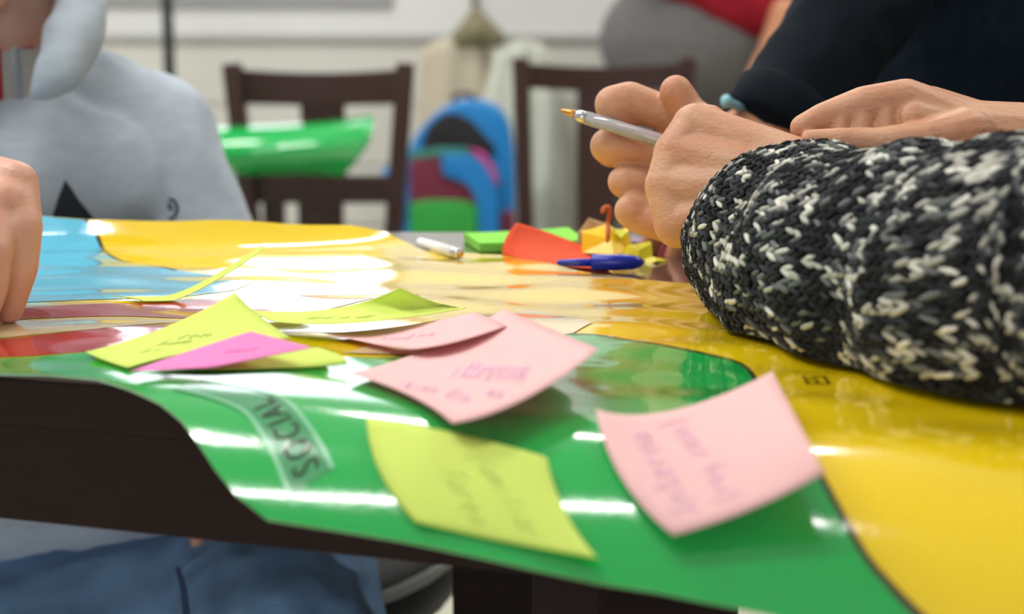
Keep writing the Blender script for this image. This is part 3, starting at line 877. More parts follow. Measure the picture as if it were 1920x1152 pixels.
# hand on the table at the left edge
X_ = lambda px, py, Y: at(px, py, Y)
handR = chain([wrR, X_(-75, 362, .825), X_(-5, 362, .808)], [.026, .024, .018])
handR += [('c', X_(-60, 345, .83), .019, X_(28, 345, .800), .0120), ('c', X_(-70, 365, .82), .022, X_(10, 385, .79), .014), ('c', X_(-80, 390, .81), .022, X_(-30, 410, .785), .014), ('c', X_(-90, 410, .80), .02, X_(-72, 425, .78), .013)]
handR += chain([X_(30, 350, .80), X_(42, 425, .785), X_(38, 500, .785), X_(16, 580, .788)], [.0114, .0100, .0090, .0076])
handR += chain([X_(-8, 385, .79), X_(-14, 470, .768), X_(-20, 540, .768), X_(-36, 595, .772)], [.0120, .0098, .0090, .0080])
handR += chain([X_(-30, 412, .785), X_(-48, 500, .77), X_(-62, 560, .77), X_(-66, 605, .775)], [.0125, .0105, .0095, .0082])
handR += chain([X_(-72, 428, .78), X_(-100, 500, .765), X_(-112, 560, .765), X_(-110, 610, .77)], [.0115, .0095, .0085, .0075])
handR += chain([X_(-60, 380, .84), X_(-20, 470, .845), X_(-10, 540, .83)], [.016, .011, .009])
# hand in the lap
def simple_hand(w, d, up, s=1.0, curl=0.5):
    d = Vector(d).normalized(); up = Vector(up).normalized(); sd = d.cross(up).normalized()
    pr = []
    for k, (o_, ln) in enumerate(((-.030, .034), (-.011, .040), (.010, .038), (.029, .030))):
        m0 = w + d * .075 * s + sd * o_ * s
        pr.append(('c', w + d * .012 * s + sd * o_ * .5 * s, .016 * s, m0, .011 * s))
        p1 = m0 + (d - up * curl * .6).normalized() * ln * s
        p2 = p1 + (d * .5 - up * curl * 1.2).normalized() * ln * .7 * s
        p3 = p2 + (d * .1 - up * curl * 1.3).normalized() * ln * .5 * s
        pr += chain([m0, p1, p2, p3], [.0105 * s, .009 * s, .008 * s, .007 * s])
    t0 = w + d * .025 * s - sd * .025 * s
    pr += chain([t0, t0 + (d - sd * .9).normalized() * .035 * s, t0 + (d - sd * .9).normalized() * .035 * s + d * .028 * s], [.014 * s, .0105 * s, .008 * s])
    return pr
handL = [('c', elL.lerp(wrL, .6), .026, wrL, .024)] + simple_hand(wrL, (-.75, -.55, -0.08), (0.0, -.1, 1), .8, .35)
kid = blob('person', [(body, 0.008, 3), (handR, 0.0015, 6), (handL, 0.0028, 5)], M_skink)
tag(kid, 'person in a light grey hoodie and blue jeans seated across the table', 'person')
face_bits(hc, hs, fdir, kid)
hood_pr = [('c', hip + Vector((0, 0, -.01)), .125, chest + Vector((0, 0, -.02)), .128), ('c', chest, .12, neck0 + Vector((0, .02, -.035)), .085),
           ('c', shL + Vector((-.05, .0, .0)), .075, shR + Vector((.06, 0, 0)), .075), ('e', hip + Vector((-.02, -.07, -.02)), (.17, .12, .07)), ('e', (-0.40, 1.285, 0.770), (.130, .100, .086)), ('e', (-0.37, 1.155, 0.548), (.14, .085, .050)), ('c', (-0.44, 1.25, .60), .10, (-0.41, 1.29, .74), .11)]
hood_pr += chain([chest + Vector((.06, 0, .03)), shL, elL, elL.lerp(wrL, .75)], [.08, .055, .058, .040])
hood_pr += chain([chest + Vector((-.06, 0, .03)), shR, elR, wrR.lerp(elR, .12)], [.08, .055, .052, .038])
hoodie = blob('hoodie', [(hood_pr, 0.006, 9)], M_hood, kid, (0.0065, 16, 16, 7))
# hood: thick folded cloth round the neck and behind the head
hp_ = [at(58, 186, 1.182), at(102, 142, 1.184), at(132, 85, 1.20), at(150, 20, 1.225), at(150, -45, 1.28), at(110, -70, 1.36)]
hpl = [at(-50, 190, 1.195), at(-65, 170, 1.195), at(-85, 130, 1.20), at(-110, 60, 1.22), at(-130, -30, 1.28), at(-80, -80, 1.36)]
hd = chain([Vector(p) for p in catmull(hp_, 4)], list(np.interp(np.linspace(0, 1, 21), [0, .1, .25, .45, .65, 1], [.003, .009, .0175, .0210, .0180, .022])))
hd += chain([Vector(p) for p in catmull(hpl, 4)], list(np.interp(np.linspace(0, 1, 21), [0, .2, .4, .6, 1], [.008, .009, .016, .018, .030])))
hd += [('e', (-0.44, 1.385, 0.89), (.075, .07, .07))]
blob('hood', [(hd, 0.004, 6)], M_hood, kid, (0.003, 25, 25, 14))
# zip collar inside
cv = []; cf = []
cc = Vector((-0.405, 1.285, 0)); NS = 28
CZ = [.825, .845, .870, .889]; CR = [.058, .055, .051, .050]
for k, (z, r_) in enumerate(list(zip(CZ, CR)) + [(.889, .046), (.850, .047)]):
    for i in range(NS):
        a = 2 * math.pi * i / NS
        cv.append((cc.x + r_ * math.sin(a), cc.y - r_ * math.cos(a), z + 0.004 * math.cos(a * 2 - 1)))
for k in range(5):
    for i in range(NS): cf.append((k * NS + i, k * NS + (i + 1) % NS, (k + 1) * NS + (i + 1) % NS, (k + 1) * NS + i))
coll = pyd('collar', cv, cf, M_collar, kid, True)
for nm, a0, a1, mm, off, zs in (('red_stripe', -.1, .30, M_red, .0010, CZ), ('zipper', .44, .56, M_silver, .0016, CZ), ('red_trim', .60, .78, M_red, .0010, [.880, .883, .887, .890]), ('red_trim', .32, .43, M_red, .0010, [.880, .883, .887, .890])):
    v = []; f = []
    for z in zs:
        rx = np.interp(z, CZ, CR) + off
        for i in range(5):
            a = a0 + (a1 - a0) * i / 4
            v.append((cc.x + rx * math.sin(a), cc.y - rx * math.cos(a), z + 0.004 * math.cos(2 * a - 1)))
    for k in range(3):
        for i in range(4): f.append((k * 5 + i, k * 5 + i + 1, (k + 1) * 5 + i + 1, (k + 1) * 5 + i))
    pyd(nm, v, f, mm, coll, True)
hb = bvh_of(hoodie)
applique('chest_print', [[(122, 337), (135, 355), (150, 378), (165, 396), (182, 418), (190, 440), (90, 440), (100, 400), (110, 368)]], hb, M_navyprint, hoodie)
ring = []
for k in range(17):
    a = math.radians(-95 + 190 * k / 16); ring.append((318 + 17 * math.cos(a), 392 + 21 * math.sin(a)))
for k in range(16, -1, -1):
    a = math.radians(-95 + 190 * k / 16); ring.append((317 + 12 * math.cos(a), 392 + 16 * math.sin(a)))
applique('round_logo', [ring, [(314, 380), (318, 380), (324, 390), (322, 396), (316, 392)]], hb, M_navyprint, hoodie, sub=8)
jp = chain([hip + Vector((.07, -.05, -.05)), kneeL, ankL + Vector((0, 0, .03))], [.088, .074, .058]) + chain([hip + Vector((-.09, -.05, -.05)), kneeR, ankR + Vector((0, 0, .03))], [.088, .074, .058])
jp += [('e', hip + Vector((-.01, -.03, -.06)), (.16, .13, .08)), ('e', (-.30, 1.14, .482), (.17, .16, .055))]
jeans = blob('jeans', [(jp, 0.006, 6)], M_jean, kid, (0.007, 22, 12, 22))
jb = bvh_of(jeans)
applique('seam', [[(328, 1064), (338, 1064), (350, 1105), (356, 1160), (343, 1160), (338, 1105)]], jb, M_jeand, jeans, 0.001)
for a in (ankL, ankR):
    blob('shoe', [([('c', a + Vector((0, .03, -.045)), .042, a + Vector((0, -.13, -.055)), .034)], 0.006, 4)], M_blackc, kid)
st = thing('stool', (-0.285, 1.36, 0), 'round black padded stool under the person in the grey hoodie', 'stool')
V, F = tube_data([(-.285, 1.36, z) for z in (.41, .415, .435, .455, .466, .470)], [.22, .236, .242, .242, .232, .20], 40)
pyd('seat', V, F, M_bpblack, st, True)
V, F = tube_data([(-.285, 1.36, z) for z in (.452, .457, .462)], [.2435, .2455, .2405], 40, False)
pyd('piping', V, F, M_trim, st, True)
for k in range(4):
    a = math.pi / 4 + k * math.pi / 2
    tube('leg', [(-.285 + .13 * math.cos(a), 1.36 + .13 * math.sin(a), .412), (-.285 + .20 * math.cos(a), 1.36 + .20 * math.sin(a), 0.0)], [.013, .013], M_dark, st)

# --- person in the speckled knit
hand1 = []
W1 = at(1430, 352, .845)
kn = [at(1304, 238, .880), at(1272, 290, .874), at(1256, 350, .868), at(1272, 420, .860)]
mr = [.0132, .0140, .0140, .0135]
wo = [at(1475, 330, .858), at(1460, 352, .850), at(1450, 378, .845), at(1440, 402, .84)]
for q in range(4): hand1.append(('c', wo[q], .0225, kn[q], mr[q]))
for q in range(3): hand1.append(('c', kn[q], mr[q] * .97, kn[q + 1], mr[q + 1] * .97))
hand1 += chain([at(1800, 530, .69), at(1580, 455, .785), at(1440, 356, .858)], [.036, .032, .0245])
mcp = [at(1312, 232, .938), at(1296, 286, .940), at(1288, 345, .936), at(1290, 405, .928)]
for q in range(4): hand1.append(('c', kn[q] + Vector((.008, .01, 0)), .012, mcp[q], .012))
for q in range(3): hand1.append(('c', mcp[q], .0115, mcp[q + 1], .0115))
hand1 += chain([mcp[0], at(1245, 212, .946), at(1180, 190, .948), at(1150, 196, .945), at(1163, 226, .948)], [.0120, .0108, .0118, .0112, .0096])
hand1 += chain([mcp[1], at(1215, 284, .944), at(1140, 274, .944), at(1146, 284, .966), at(1185, 290, .975)], [.0120, .0104, .0108, .0098, .0085])
hand1 += chain([mcp[2], at(1220, 342, .938), at(1170, 341, .936), at(1178, 347, .958), at(1212, 350, .966)], [.0118, .0100, .0098, .0092, .008])
hand1 += chain([mcp[3], at(1232, 402, .928), at(1184, 396, .925), at(1190, 405, .945), at(1218, 408, .95)], [.0118, .0104, .0102, .009, .0076])
hand1 += [('c', at(1196, 412, .925), .0085, at(1262, 420, .915), .0125)]
hand1 += chain([at(1370, 290, .915), at(1330, 250, .932), at(1290, 215, .936), at(1268, 172, .934)], [.018, .014, .0115, .0098])
hand2 = []
w2_ = at(1915, 285, .87)
hand2 += chain([at(2200, 330, .87), w2_, at(1800, 262, .872)], [.032, .027, .022])
hand2 += [('c', at(1850, 280, .87), .023, at(1698, 192, .876), .0130), ('c', at(1820, 262, .872), .022, at(1740, 222, .885), .018), ('c', at(1800, 260, .868), .018, at(1715, 232, .868), .014)]
hand2 += chain([at(1698, 192, .876), at(1620, 202, .874), at(1545, 226, .872), at(1508, 240, .868), at(1530, 254, .872)], [.0130, .0118, .0098, .0078, .0065])
hand2 += chain([at(1700, 205, .895), at(1620, 215, .897), at(1552, 240, .893), at(1570, 262, .895)], [.013, .0115, .0105, .009])
for (x, y, r) in ((1572, 242, .0052), (1612, 238, .0058), (1658, 234, .0062), (1706, 230, .0064)):
    hand2.append(('c', at(x + 5, y - 14, .866), r, at(x, y + 26, .862), r))
hand2 += chain([at(1810, 262, .855), at(1740, 268, .850), at(1650, 271, .850), at(1575, 268, .852), at(1520, 262, .856)], [.0175, .0125, .0092, .0082, .0056])
shk, elk = Vector((0.50, 0.56, 1.03)), at(2230, 560, .585)
body2 = []
hc2 = Vector((0.60, 0.72, 1.30)); hs2 = 0.225; fd2 = Vector((-1, .25, 0))
p2, _ = head_prims(hc2, hs2, fd2)
pel2 = Vector((0.68, 0.66, 0.52)); ch2 = Vector((0.64, 0.68, 0.95))
body2 += p2 + [('c', ch2 + Vector((0, 0, .1)), .055, hc2 - Vector((0, 0, .06)), .05), ('c', pel2, .12, ch2, .12)]
sh2b, el2b = Vector((0.62, 0.86, 1.04)), Vector((0.56, 0.97, 0.83))
body2 += chain([ch2 + Vector((0, 0, .06)), shk, elk, at(1800, 530, .69)], [.06, .045, .036, .030]) + chain([ch2 + Vector((0, 0, .06)), sh2b, el2b, at(2200, 330, .87)], [.06, .045, .036, .030])
kn2 = [Vector((0.36, 0.62, 0.50)), Vector((0.38, 0.84, 0.50))]
an2 = [Vector((0.42, 0.60, 0.09)), Vector((0.44, 0.86, 0.09))]
for k in range(2): body2 += chain([pel2 + Vector((-.05, -.08 + .16 * k, 0)), kn2[k], an2[k]], [.07, .05, .036])
knit = blob('person', [(body2, 0.008, 3), (hand1, 0.0013, 8), (hand2, 0.0011, 4)], M_skin)
tag(knit, 'person in a speckled black and white knit, holding a pen at right', 'person')
face_bits(hc2, hs2, fd2, knit)
tp = [('c', pel2, .17, ch2, .165), ('c', shk + Vector((.05, .03, -.03)), .08, sh2b + Vector((0, -.03, -.03)), .08)]
tp += chain([ch2 + Vector((0, -.05, .04)), shk, elk + Vector((0.01, 0, 0.0))], [.10, .075, .060]) + chain([ch2 + Vector((0, .05, .04)), sh2b, el2b, at(2330, 330, .885)], [.10, .072, .058, .044])
blob('sweater', [(tp, 0.010, 5)], M_charc, knit)
bp2 = []
for k in range(2): bp2 += chain([pel2 + Vector((-.05, -.08 + .16 * k, -.01)), kn2[k], an2[k]], [.10, .078, .055])
blob('trousers', [(bp2, 0.009, 5)], M_blackc, knit)
for a in an2: blob('shoe', [([('c', a + Vector((.03, 0, -.045)), .042, a + Vector((-.13, 0, -.055)), .034)], 0.007, 4)], M_blackc, knit)
for (p, q, w, parent) in ((at(1522, 255, .848), at(1562, 262, .845), .0035, knit),):
    pass

# knitted forearm sleeve, stitch by stitch
sp0 = [at(1376, 370, .850), at(1408, 407, .843), at(1458, 450, .818), at(1535, 488, .772), at(1645, 517, .728), at(1780, 540, .690), at(1920, 545, .655), at(2080, 550, .625), at(2240, 560, .588)]
sr0 = [.0350, .0430, .0495, .0540, .0585, .0615, .0640, .0640, .0630]
NP = 24
SPATH = catmull(sp0, NP); SRAD = np.interp(np.linspace(0, len(sr0) - 1, len(SPATH)), range(len(sr0)), sr0)
ds = np.r_[0, np.cumsum(np.linalg.norm(np.diff(SPATH, axis=0), axis=1))]
slen = ds[-1]
Tt = np.gradient(SPATH, axis=0); Tt /= np.linalg.norm(Tt, axis=1)[:, None]
U = np.zeros_like(SPATH); u = np.cross(Tt[0], [0, 0, 1.0]); u /= np.linalg.norm(u)
for i in range(len(SPATH)):
    u = u - Tt[i] * np.dot(u, Tt[i]); u /= np.linalg.norm(u); U[i] = u
Vv = np.cross(Tt, U)
def swr(s, th):
    """soft folds of the sleeve"""
    return (0.0016 * np.sin(2 * th + s * 60) + 0.0012 * np.sin(3 * th - s * 95 + 1) + 0.0014 * np.sin(s * 130 + 1.5 * np.sin(th))) * sstep(s, 0.01, 0.06) \
        - 0.004 * np.exp(-((s - 0.014) / 0.008) ** 2)
def sleeve_pt(s, th, off):
    s = np.asarray(s, float); th = np.asarray(th, float)
    r = np.interp(s, ds, SRAD) + swr(s, th) + off
    c = np.stack([np.interp(s, ds, SPATH[:, k]) for k in range(3)], -1)
    uu = np.stack([np.interp(s, ds, U[:, k]) for k in range(3)], -1); vv = np.stack([np.interp(s, ds, Vv[:, k]) for k in range(3)], -1)
    p = c + r[..., None] * (np.cos(th)[..., None] * uu + np.sin(th)[..., None] * vv)
    zmin = Zs(p[..., 0], p[..., 1]) + 0.0020 + np.maximum(0, off) * 0.6
    zz = p[..., 2]
    p[..., 2] = np.where(zz < zmin, zmin, zz)
    return p
# inner cloth
ns, nth = 120, 72
gs, gt = np.meshgrid(np.linspace(0, slen, ns), np.linspace(0, 2 * math.pi, nth, endpoint=False), indexing='ij')
PV = sleeve_pt(gs, gt, np.full_like(gs, -0.0006)).reshape(-1, 3)
FV = [(i * nth + j, i * nth + (j + 1) % nth, (i + 1) * nth + (j + 1) % nth, (i + 1) * nth + j) for i in range(ns - 1) for j in range(nth)]
slv = pyd('knit_sleeve', PV, FV, mat('knit_ground', (22, 22, 25), 0.95, 0.3, 200, spec=0.1), knit, True)
WAL = 62; ROW = 0.0050
nrow = int(slen / ROW)
SEG, RNG = 6, 5
tl_ = np.linspace(-1, 1, RNG + 2)[1:-1]
lv = [(-1.0, 0, 0)]
for t in tl_:
    rr = math.sqrt(max(0, 1 - t * t)) ** 0.8
    for k in range(SEG):
        a = 2 * math.pi * k / SEG; lv.append((t, rr * math.cos(a), rr * math.sin(a)))
lv.append((1.0, 0, 0)); lv = np.array(lv)
lf = [(0, 1 + (k + 1) % SEG, 1 + k) for k in range(SEG)]
for i in range(RNG - 1):
    for k in range(SEG):
        a = 1 + i * SEG; k2 = (k + 1) % SEG
        lf.append((a + k, a + k2, a + SEG + k2)); lf.append((a + k, a + SEG + k2, a + SEG + k))
e = len(lv) - 1; a = 1 + (RNG - 1) * SEG
lf += [(a + k, a + (k + 1) % SEG, e) for k in range(SEG)]
lf = np.array(lf)
ii, jj, ss = np.meshgrid(np.arange(nrow), np.arange(WAL), [-1, 1], indexing='ij')
ii = ii.ravel(); jj = jj.ravel(); ss = ss.ravel(); nl = len(ii)
sc_ = (ii + 0.5) * ROW + rng.normal(0, .0004, nl)
thc = 2 * math.pi * (jj + 0.5 + 0.25 * ss) / WAL + rng.normal(0, .006, nl)
rad = np.interp(sc_, ds, SRAD)
wale = 2 * math.pi * rad / WAL
lenh = ROW * 0.88 * rng.uniform(.9, 1.15, nl); wid = wale * 0.235 * rng.uniform(.85, 1.15, nl)
tilt = ss * 0.42 + rng.normal(0, .10, nl)
ls = lv[None, :, 0] * lenh[:, None]; lt = lv[None, :, 1] * wid[:, None]; ln = lv[None, :, 2] * (wid * 0.95)[:, None]
S_ = sc_[:, None] + ls * np.cos(tilt)[:, None] - lt * np.sin(tilt)[:, None]
TT = thc[:, None] + (ls * np.sin(tilt)[:, None] + lt * np.cos(tilt)[:, None]) / rad[:, None]
OO = ln + 0.0004 + 0.0007 * lv[None, :, 0] + rng.normal(0, .00025, nl)[:, None]
S_ = np.clip(S_, -0.002, slen)
KV = sleeve_pt(S_, TT, OO).reshape(-1, 3)
KF = (lf[None, :, :] + (np.arange(nl) * len(lv))[:, None, None]).reshape(-1, 3)
me = bpy.data.meshes.new('stitches')
me.vertices.add(len(KV)); me.vertices.foreach_set('co', KV.ravel())
me.loops.add(len(KF) * 3); me.loops.foreach_set('vertex_index', KF.ravel().astype(np.int32))
me.polygons.add(len(KF)); me.polygons.foreach_set('loop_start', np.arange(0, len(KF) * 3, 3, dtype=np.int32))
me.polygons.foreach_set('use_smooth', np.ones(len(KF), bool))
me.update(calc_edges=True)
# marled yarn: light and dark lengths follow each other along the row
seq = rng.random((nrow, WAL * 2 + 2))
k_ = jj * 2 + (ss + 1) // 2
val = 0.55 * seq[ii, k_] + 0.30 * seq[ii, k_ + 1] + 0.15 * seq[np.maximum(ii - 1, 0), k_]
pal = np.array([[lin(c) for c in q] for q in ((20, 21, 25), (34, 36, 41), (58, 61, 66), (110, 113, 112), (188, 186, 176), (226, 223, 214))])
q_ = np.searchsorted([0.40, 0.52, 0.60, 0.675, 0.775], val)
colr = pal[q_] * rng.uniform(.85, 1.1, nl)[:, None]
att = me.color_attributes.new('yarn', 'FLOAT_COLOR', 'POINT')
cc4 = np.ones((nl, len(lv), 4)); cc4[:, :, :3] = colr[:, None, :]
att.data.foreach_set('color', cc4.ravel())
M_yarn = mat('marled_yarn', (60, 60, 62), 0.95, attr='yarn', bump=0.0005, bscale=900, spec=0.15, sheen=0.1)
stch = link('stitches', me, M_yarn, slv, False, 'stuff')
# stray fibres at the surface
nf = 900
fs = rng.uniform(0.0, slen, nf); ft = rng.uniform(0, 2 * math.pi, nf)
FV_ = []; FF_ = []
for k in range(nf):
    p0 = sleeve_pt(np.array(fs[k]), np.array(ft[k]), np.array(0.0008)); p1 = sleeve_pt(np.array(min(slen, fs[k] + rng.normal(0, .004))), np.array(ft[k] + rng.normal(0, .06)), np.array(rng.uniform(.002, .0045)))
    d = p1 - p0; w = np.cross(d, [0.3, 0.5, 0.8]); w = w / (np.linalg.norm(w) + 1e-9) * .00009; w2v = np.cross(d, w); w2v = w2v / (np.linalg.norm(w2v) + 1e-9) * .00009
    b0 = len(FV_); FV_ += [p0 + w, p0 - w * .5 + w2v, p0 - w * .5 - w2v, p1]
    FF_ += [(b0, b0 + 1, b0 + 3), (b0 + 1, b0 + 2, b0 + 3), (b0 + 2, b0, b0 + 3)]
fz = pyd('fuzz', FV_, FF_, mat('fuzz_grey', (120, 120, 120), 0.9), slv); fz['kind'] = 'stuff'

# pen in the hand
t0, t1 = at(1050, 206, .940), at(1232, 262, .926)
pdv = (t1 - t0).normalized(); plen = 0.140
pen = thing('pen', t0, 'clear and silver ballpoint pen with a brass tip held between the fingers', 'pen')
q = lambda d: t0 + pdv * d
rod('tip', q(0), q(.010), [(0, .0004), (.15, .0011), (.6, .0019), (1, .0027)], M_brass, pen)
rod('nose_cone', q(.0095), q(.017), [(0, .0028), (.4, .0036), (1, .0040)], M_silver, pen)
rod('barrel', q(.0165), q(plen), [(0, .0040), (.3, .0041), (1, .0041)], M_clear, pen)
rod('refill', q(.017) + Vector((0, 0, -.0018)), q(plen - .004) + Vector((0, 0, -.0018)), [(0, .0014), (1, .0014)], M_inktube, pen)
rod('end_plug', q(plen), q(plen + .004), [(0, .0039), (1, .0030)], M_silver, pen)
bx_ = thing('stool', (0.70, 0.68, 0), 'plain dark wooden stool under the person in the speckled knit', 'stool')
box('seat', (0.70, 0.68, 0.40), (0.34, 0.34, 0.03), M_wood, bx_, bev=0.005)
for sx in (-1, 1):
    for sy in (-1, 1): box('leg', (0.70 + sx * .14, 0.68 + sy * .14, 0.193), (.035, .035, .386), M_wood, bx_, bev=0.003)

# --- person in navy
pel3, ch3 = Vector((0.50, 1.46, 0.56)), Vector((0.47, 1.42, 0.98))
hc3 = Vector((0.44, 1.34, 1.40)); fd3 = Vector((-.6, -1, 0)); hs3 = .225
p3, _ = head_prims(hc3, hs3, fd3)
sh3, el3, wr3 = Vector((0.385, 1.33, 1.12)), Vector((0.312, 1.235, 0.985)), at(1446, 240, 1.13)
sh3b, el3b, wr3b = Vector((0.62, 1.42, 1.12)), Vector((0.60, 1.22, 0.86)), Vector((0.36, 1.10, 0.80))
body3 = p3 + [('c', ch3 + Vector((0, -.02, .12)), .052, hc3 - Vector((0, 0, .06)), .048), ('c', pel3, .11, ch3, .11)]
body3 += chain([ch3 + Vector((0, 0, .08)), sh3, el3, wr3], [.06, .042, .034, .025]) + chain([ch3 + Vector((0, 0, .08)), sh3b, el3b, wr3b], [.06, .042, .034, .025])
kn3 = [Vector((0.34, 1.12, 0.52)), Vector((0.52, 1.10, 0.52))]; an3 = [Vector((0.36, 1.24, .09)), Vector((0.54, 1.22, .09))]
for k in range(2): body3 += chain([pel3 + Vector((-.08 + .16 * k, -.04, -.02)), kn3[k], an3[k]], [.065, .045, .035])
h3 = simple_hand(wr3, at(1330, 330, 1.07) - wr3, (0.3, -.3, 1), .95, .55) + [('c', el3.lerp(wr3, .7), .027, wr3, .024)]
h3b = simple_hand(wr3b, (-1, -.1, -.12), (0, -.2, 1), .95, .4) + [('c', el3b.lerp(wr3b, .7), .027, wr3b, .024)]
navy = blob('person', [(body3, 0.008, 3), (h3, 0.0025, 5), (h3b, 0.0025, 5)], M_skin2)
tag(navy, 'person in a dark navy top and blue bracelet behind the hands at right', 'person')
face_bits(hc3, hs3, fd3, navy)
blob('vest', [([('c', pel3, .155, ch3, .150), ('c', ch3, .14, ch3 + Vector((0, -.01, .10)), .10), ('e', ch3 + Vector((-.05, -.05, -.03)), (.165, .12, .23))], 0.007, 6)], M_navyknit, navy)
sl3 = chain([ch3 + Vector((-.02, -.02, .10)), sh3, el3, wr3.lerp(el3, .08)], [.085, .060, .050, .036])
sl3 += chain([ch3 + Vector((.02, -.02, .10)), sh3b, el3b, wr3b.lerp(el3b, .10)], [.085, .060, .050, .034])
slv3 = blob('sleeves', [(sl3, 0.005, 5)], M_navy, navy, (0.004, 18, 18, 18))
ax = (wr3 - el3).normalized()
cuffc = wr3.lerp(el3, .04)
V, F = tube_data([cuffc + ax * t for t in (-.014, -.010, 0, .012, .016)], [.0365, .0395, .0385, .0370, .034], 24)
pyd('cuff', V, F, M_navy, slv3, True)
bp3 = []
for k in range(2): bp3 += chain([pel3 + Vector((-.08 + .16 * k, -.04, -.02)), kn3[k], an3[k]], [.09, .075, .052])
blob('trousers', [(bp3, 0.009, 5)], M_blackc, navy)
for a in an3: blob('shoe', [([('c', a + Vector((0, .03, -.045)), .042, a + Vector((0, -.13, -.055)), .034)], 0.007, 4)], M_blackc, navy)
br = []
bc = at(1362, 190, 1.095)
tag(blob('bracelet', [([('e', bc, (.0042, .006, .0050)), ('c', bc, .0034, bc + Vector((.014, .025, -.006)), .0034)], 0.0015, 3)], M_bracelet, navy))
s3 = thing('stool', (0.50, 1.47, 0), 'plain dark wooden stool under the person in navy', 'stool')
box('seat', (0.50, 1.47, 0.43), (0.34, 0.34, 0.03), M_wood, s3, bev=0.005)
for sx in (-1, 1):
    for sy in (-1, 1): box('leg', (0.50 + sx * .14, 1.47 + sy * .14, 0.208), (.035, .035, .416), M_wood, s3, bev=0.003)

# --- standing person
def stander():
    Yp = 3.32
    cx = at(1325, 60, Yp).x
    hipc = Vector((cx, Yp, 0.90)); chs = Vector((cx + .03, Yp, 1.25)); hcs = Vector((cx + .04, Yp - .03, 1.60))
    pr, _ = head_prims(hcs, .225, (-.5, -1, 0))
    b = pr + [('c', chs + Vector((0, 0, .14)), .052, hcs - Vector((0, 0, .06)), .048), ('c', hipc, .12, chs, .11)]
    legs = []
    for k in (-1, 1):
        h0 = hipc + Vector((k * .085, 0, -.04)); kn = Vector((cx + k * .09, Yp - .01, .48)); an = Vector((cx + k * .10, Yp + .02, .09))
        b += chain([h0, kn, an], [.075, .05, .037]); legs.append((h0, kn, an))
    s1 = chs + Vector((.19, 0, .10)); e1 = at(1475, -10, Yp - .12); e1 = Vector((e1.x + .02, e1.y, 1.0)); w1 = at(1448, 95, Yp - .22)
    s2 = chs + Vector((-.19, 0, .10)); e2 = chs + Vector((-.20, -.12, -.10)); w2 = chs + Vector((-.04, -.24, -.02))
    b += chain([chs + Vector((0, 0, .08)), s1, e1, w1], [.06, .045, .036, .028]) + chain([chs + Vector((0, 0, .08)), s2, e2, w2], [.06, .045, .036, .028])
    hnd = simple_hand(w1, (-.3, -.3, -1), (-.2, -1, .2), .95, .4) + simple_hand(w2, (1, -.2, .1), (0, -1, .2), .95, .5)
    o = blob('person', [(b, .010, 3), (hnd, .004, 4)], M_skin2)
    tag(o, 'person standing in the background in grey trousers and a dark red top', 'person')
    face_bits(hcs, .225, (-.5, -1, 0), o)
    tro = [('e', hipc + Vector((-.02, .0, -.02)), (.200, .15, .15)), ('c', hipc, .14, hipc + Vector((0, 0, .10)), .13)]
    for h0, kn, an in legs: tro += chain([h0, kn, an], [.115, .085, .065])
    blob('trousers', [(tro, .010, 5)], M_grey, o, (.006, 12, 12, 8))
    tp_ = [('c', hipc + Vector((.06, -.02, .135)), .150, chs, .150), ('c', s1, .07, s2, .07), ('c', hipc + Vector((.10, -.03, .06)), .11, hipc + Vector((.08, -.02, .12)), .13)]
    tp_ += [('c', at(1265, -50, 3.21), .05, at(1420, 16, 3.21), .062)]
    tp_ += chain([s1, e1, e1.lerp(w1, .15)], [.07, .052, .048]) + chain([s2, e2, e2.lerp(w2, .3)], [.07, .052, .045])
    blob('top', [(tp_, .010, 5)], M_crim, o, (.012, 12, 12, 12))
    for h0, kn, an in legs: blob('shoe', [([('c', an + Vector((0, .03, -.045)), .042, an + Vector((0, -.13, -.055)), .034)], .008, 4)], M_blackc, o)
stander()

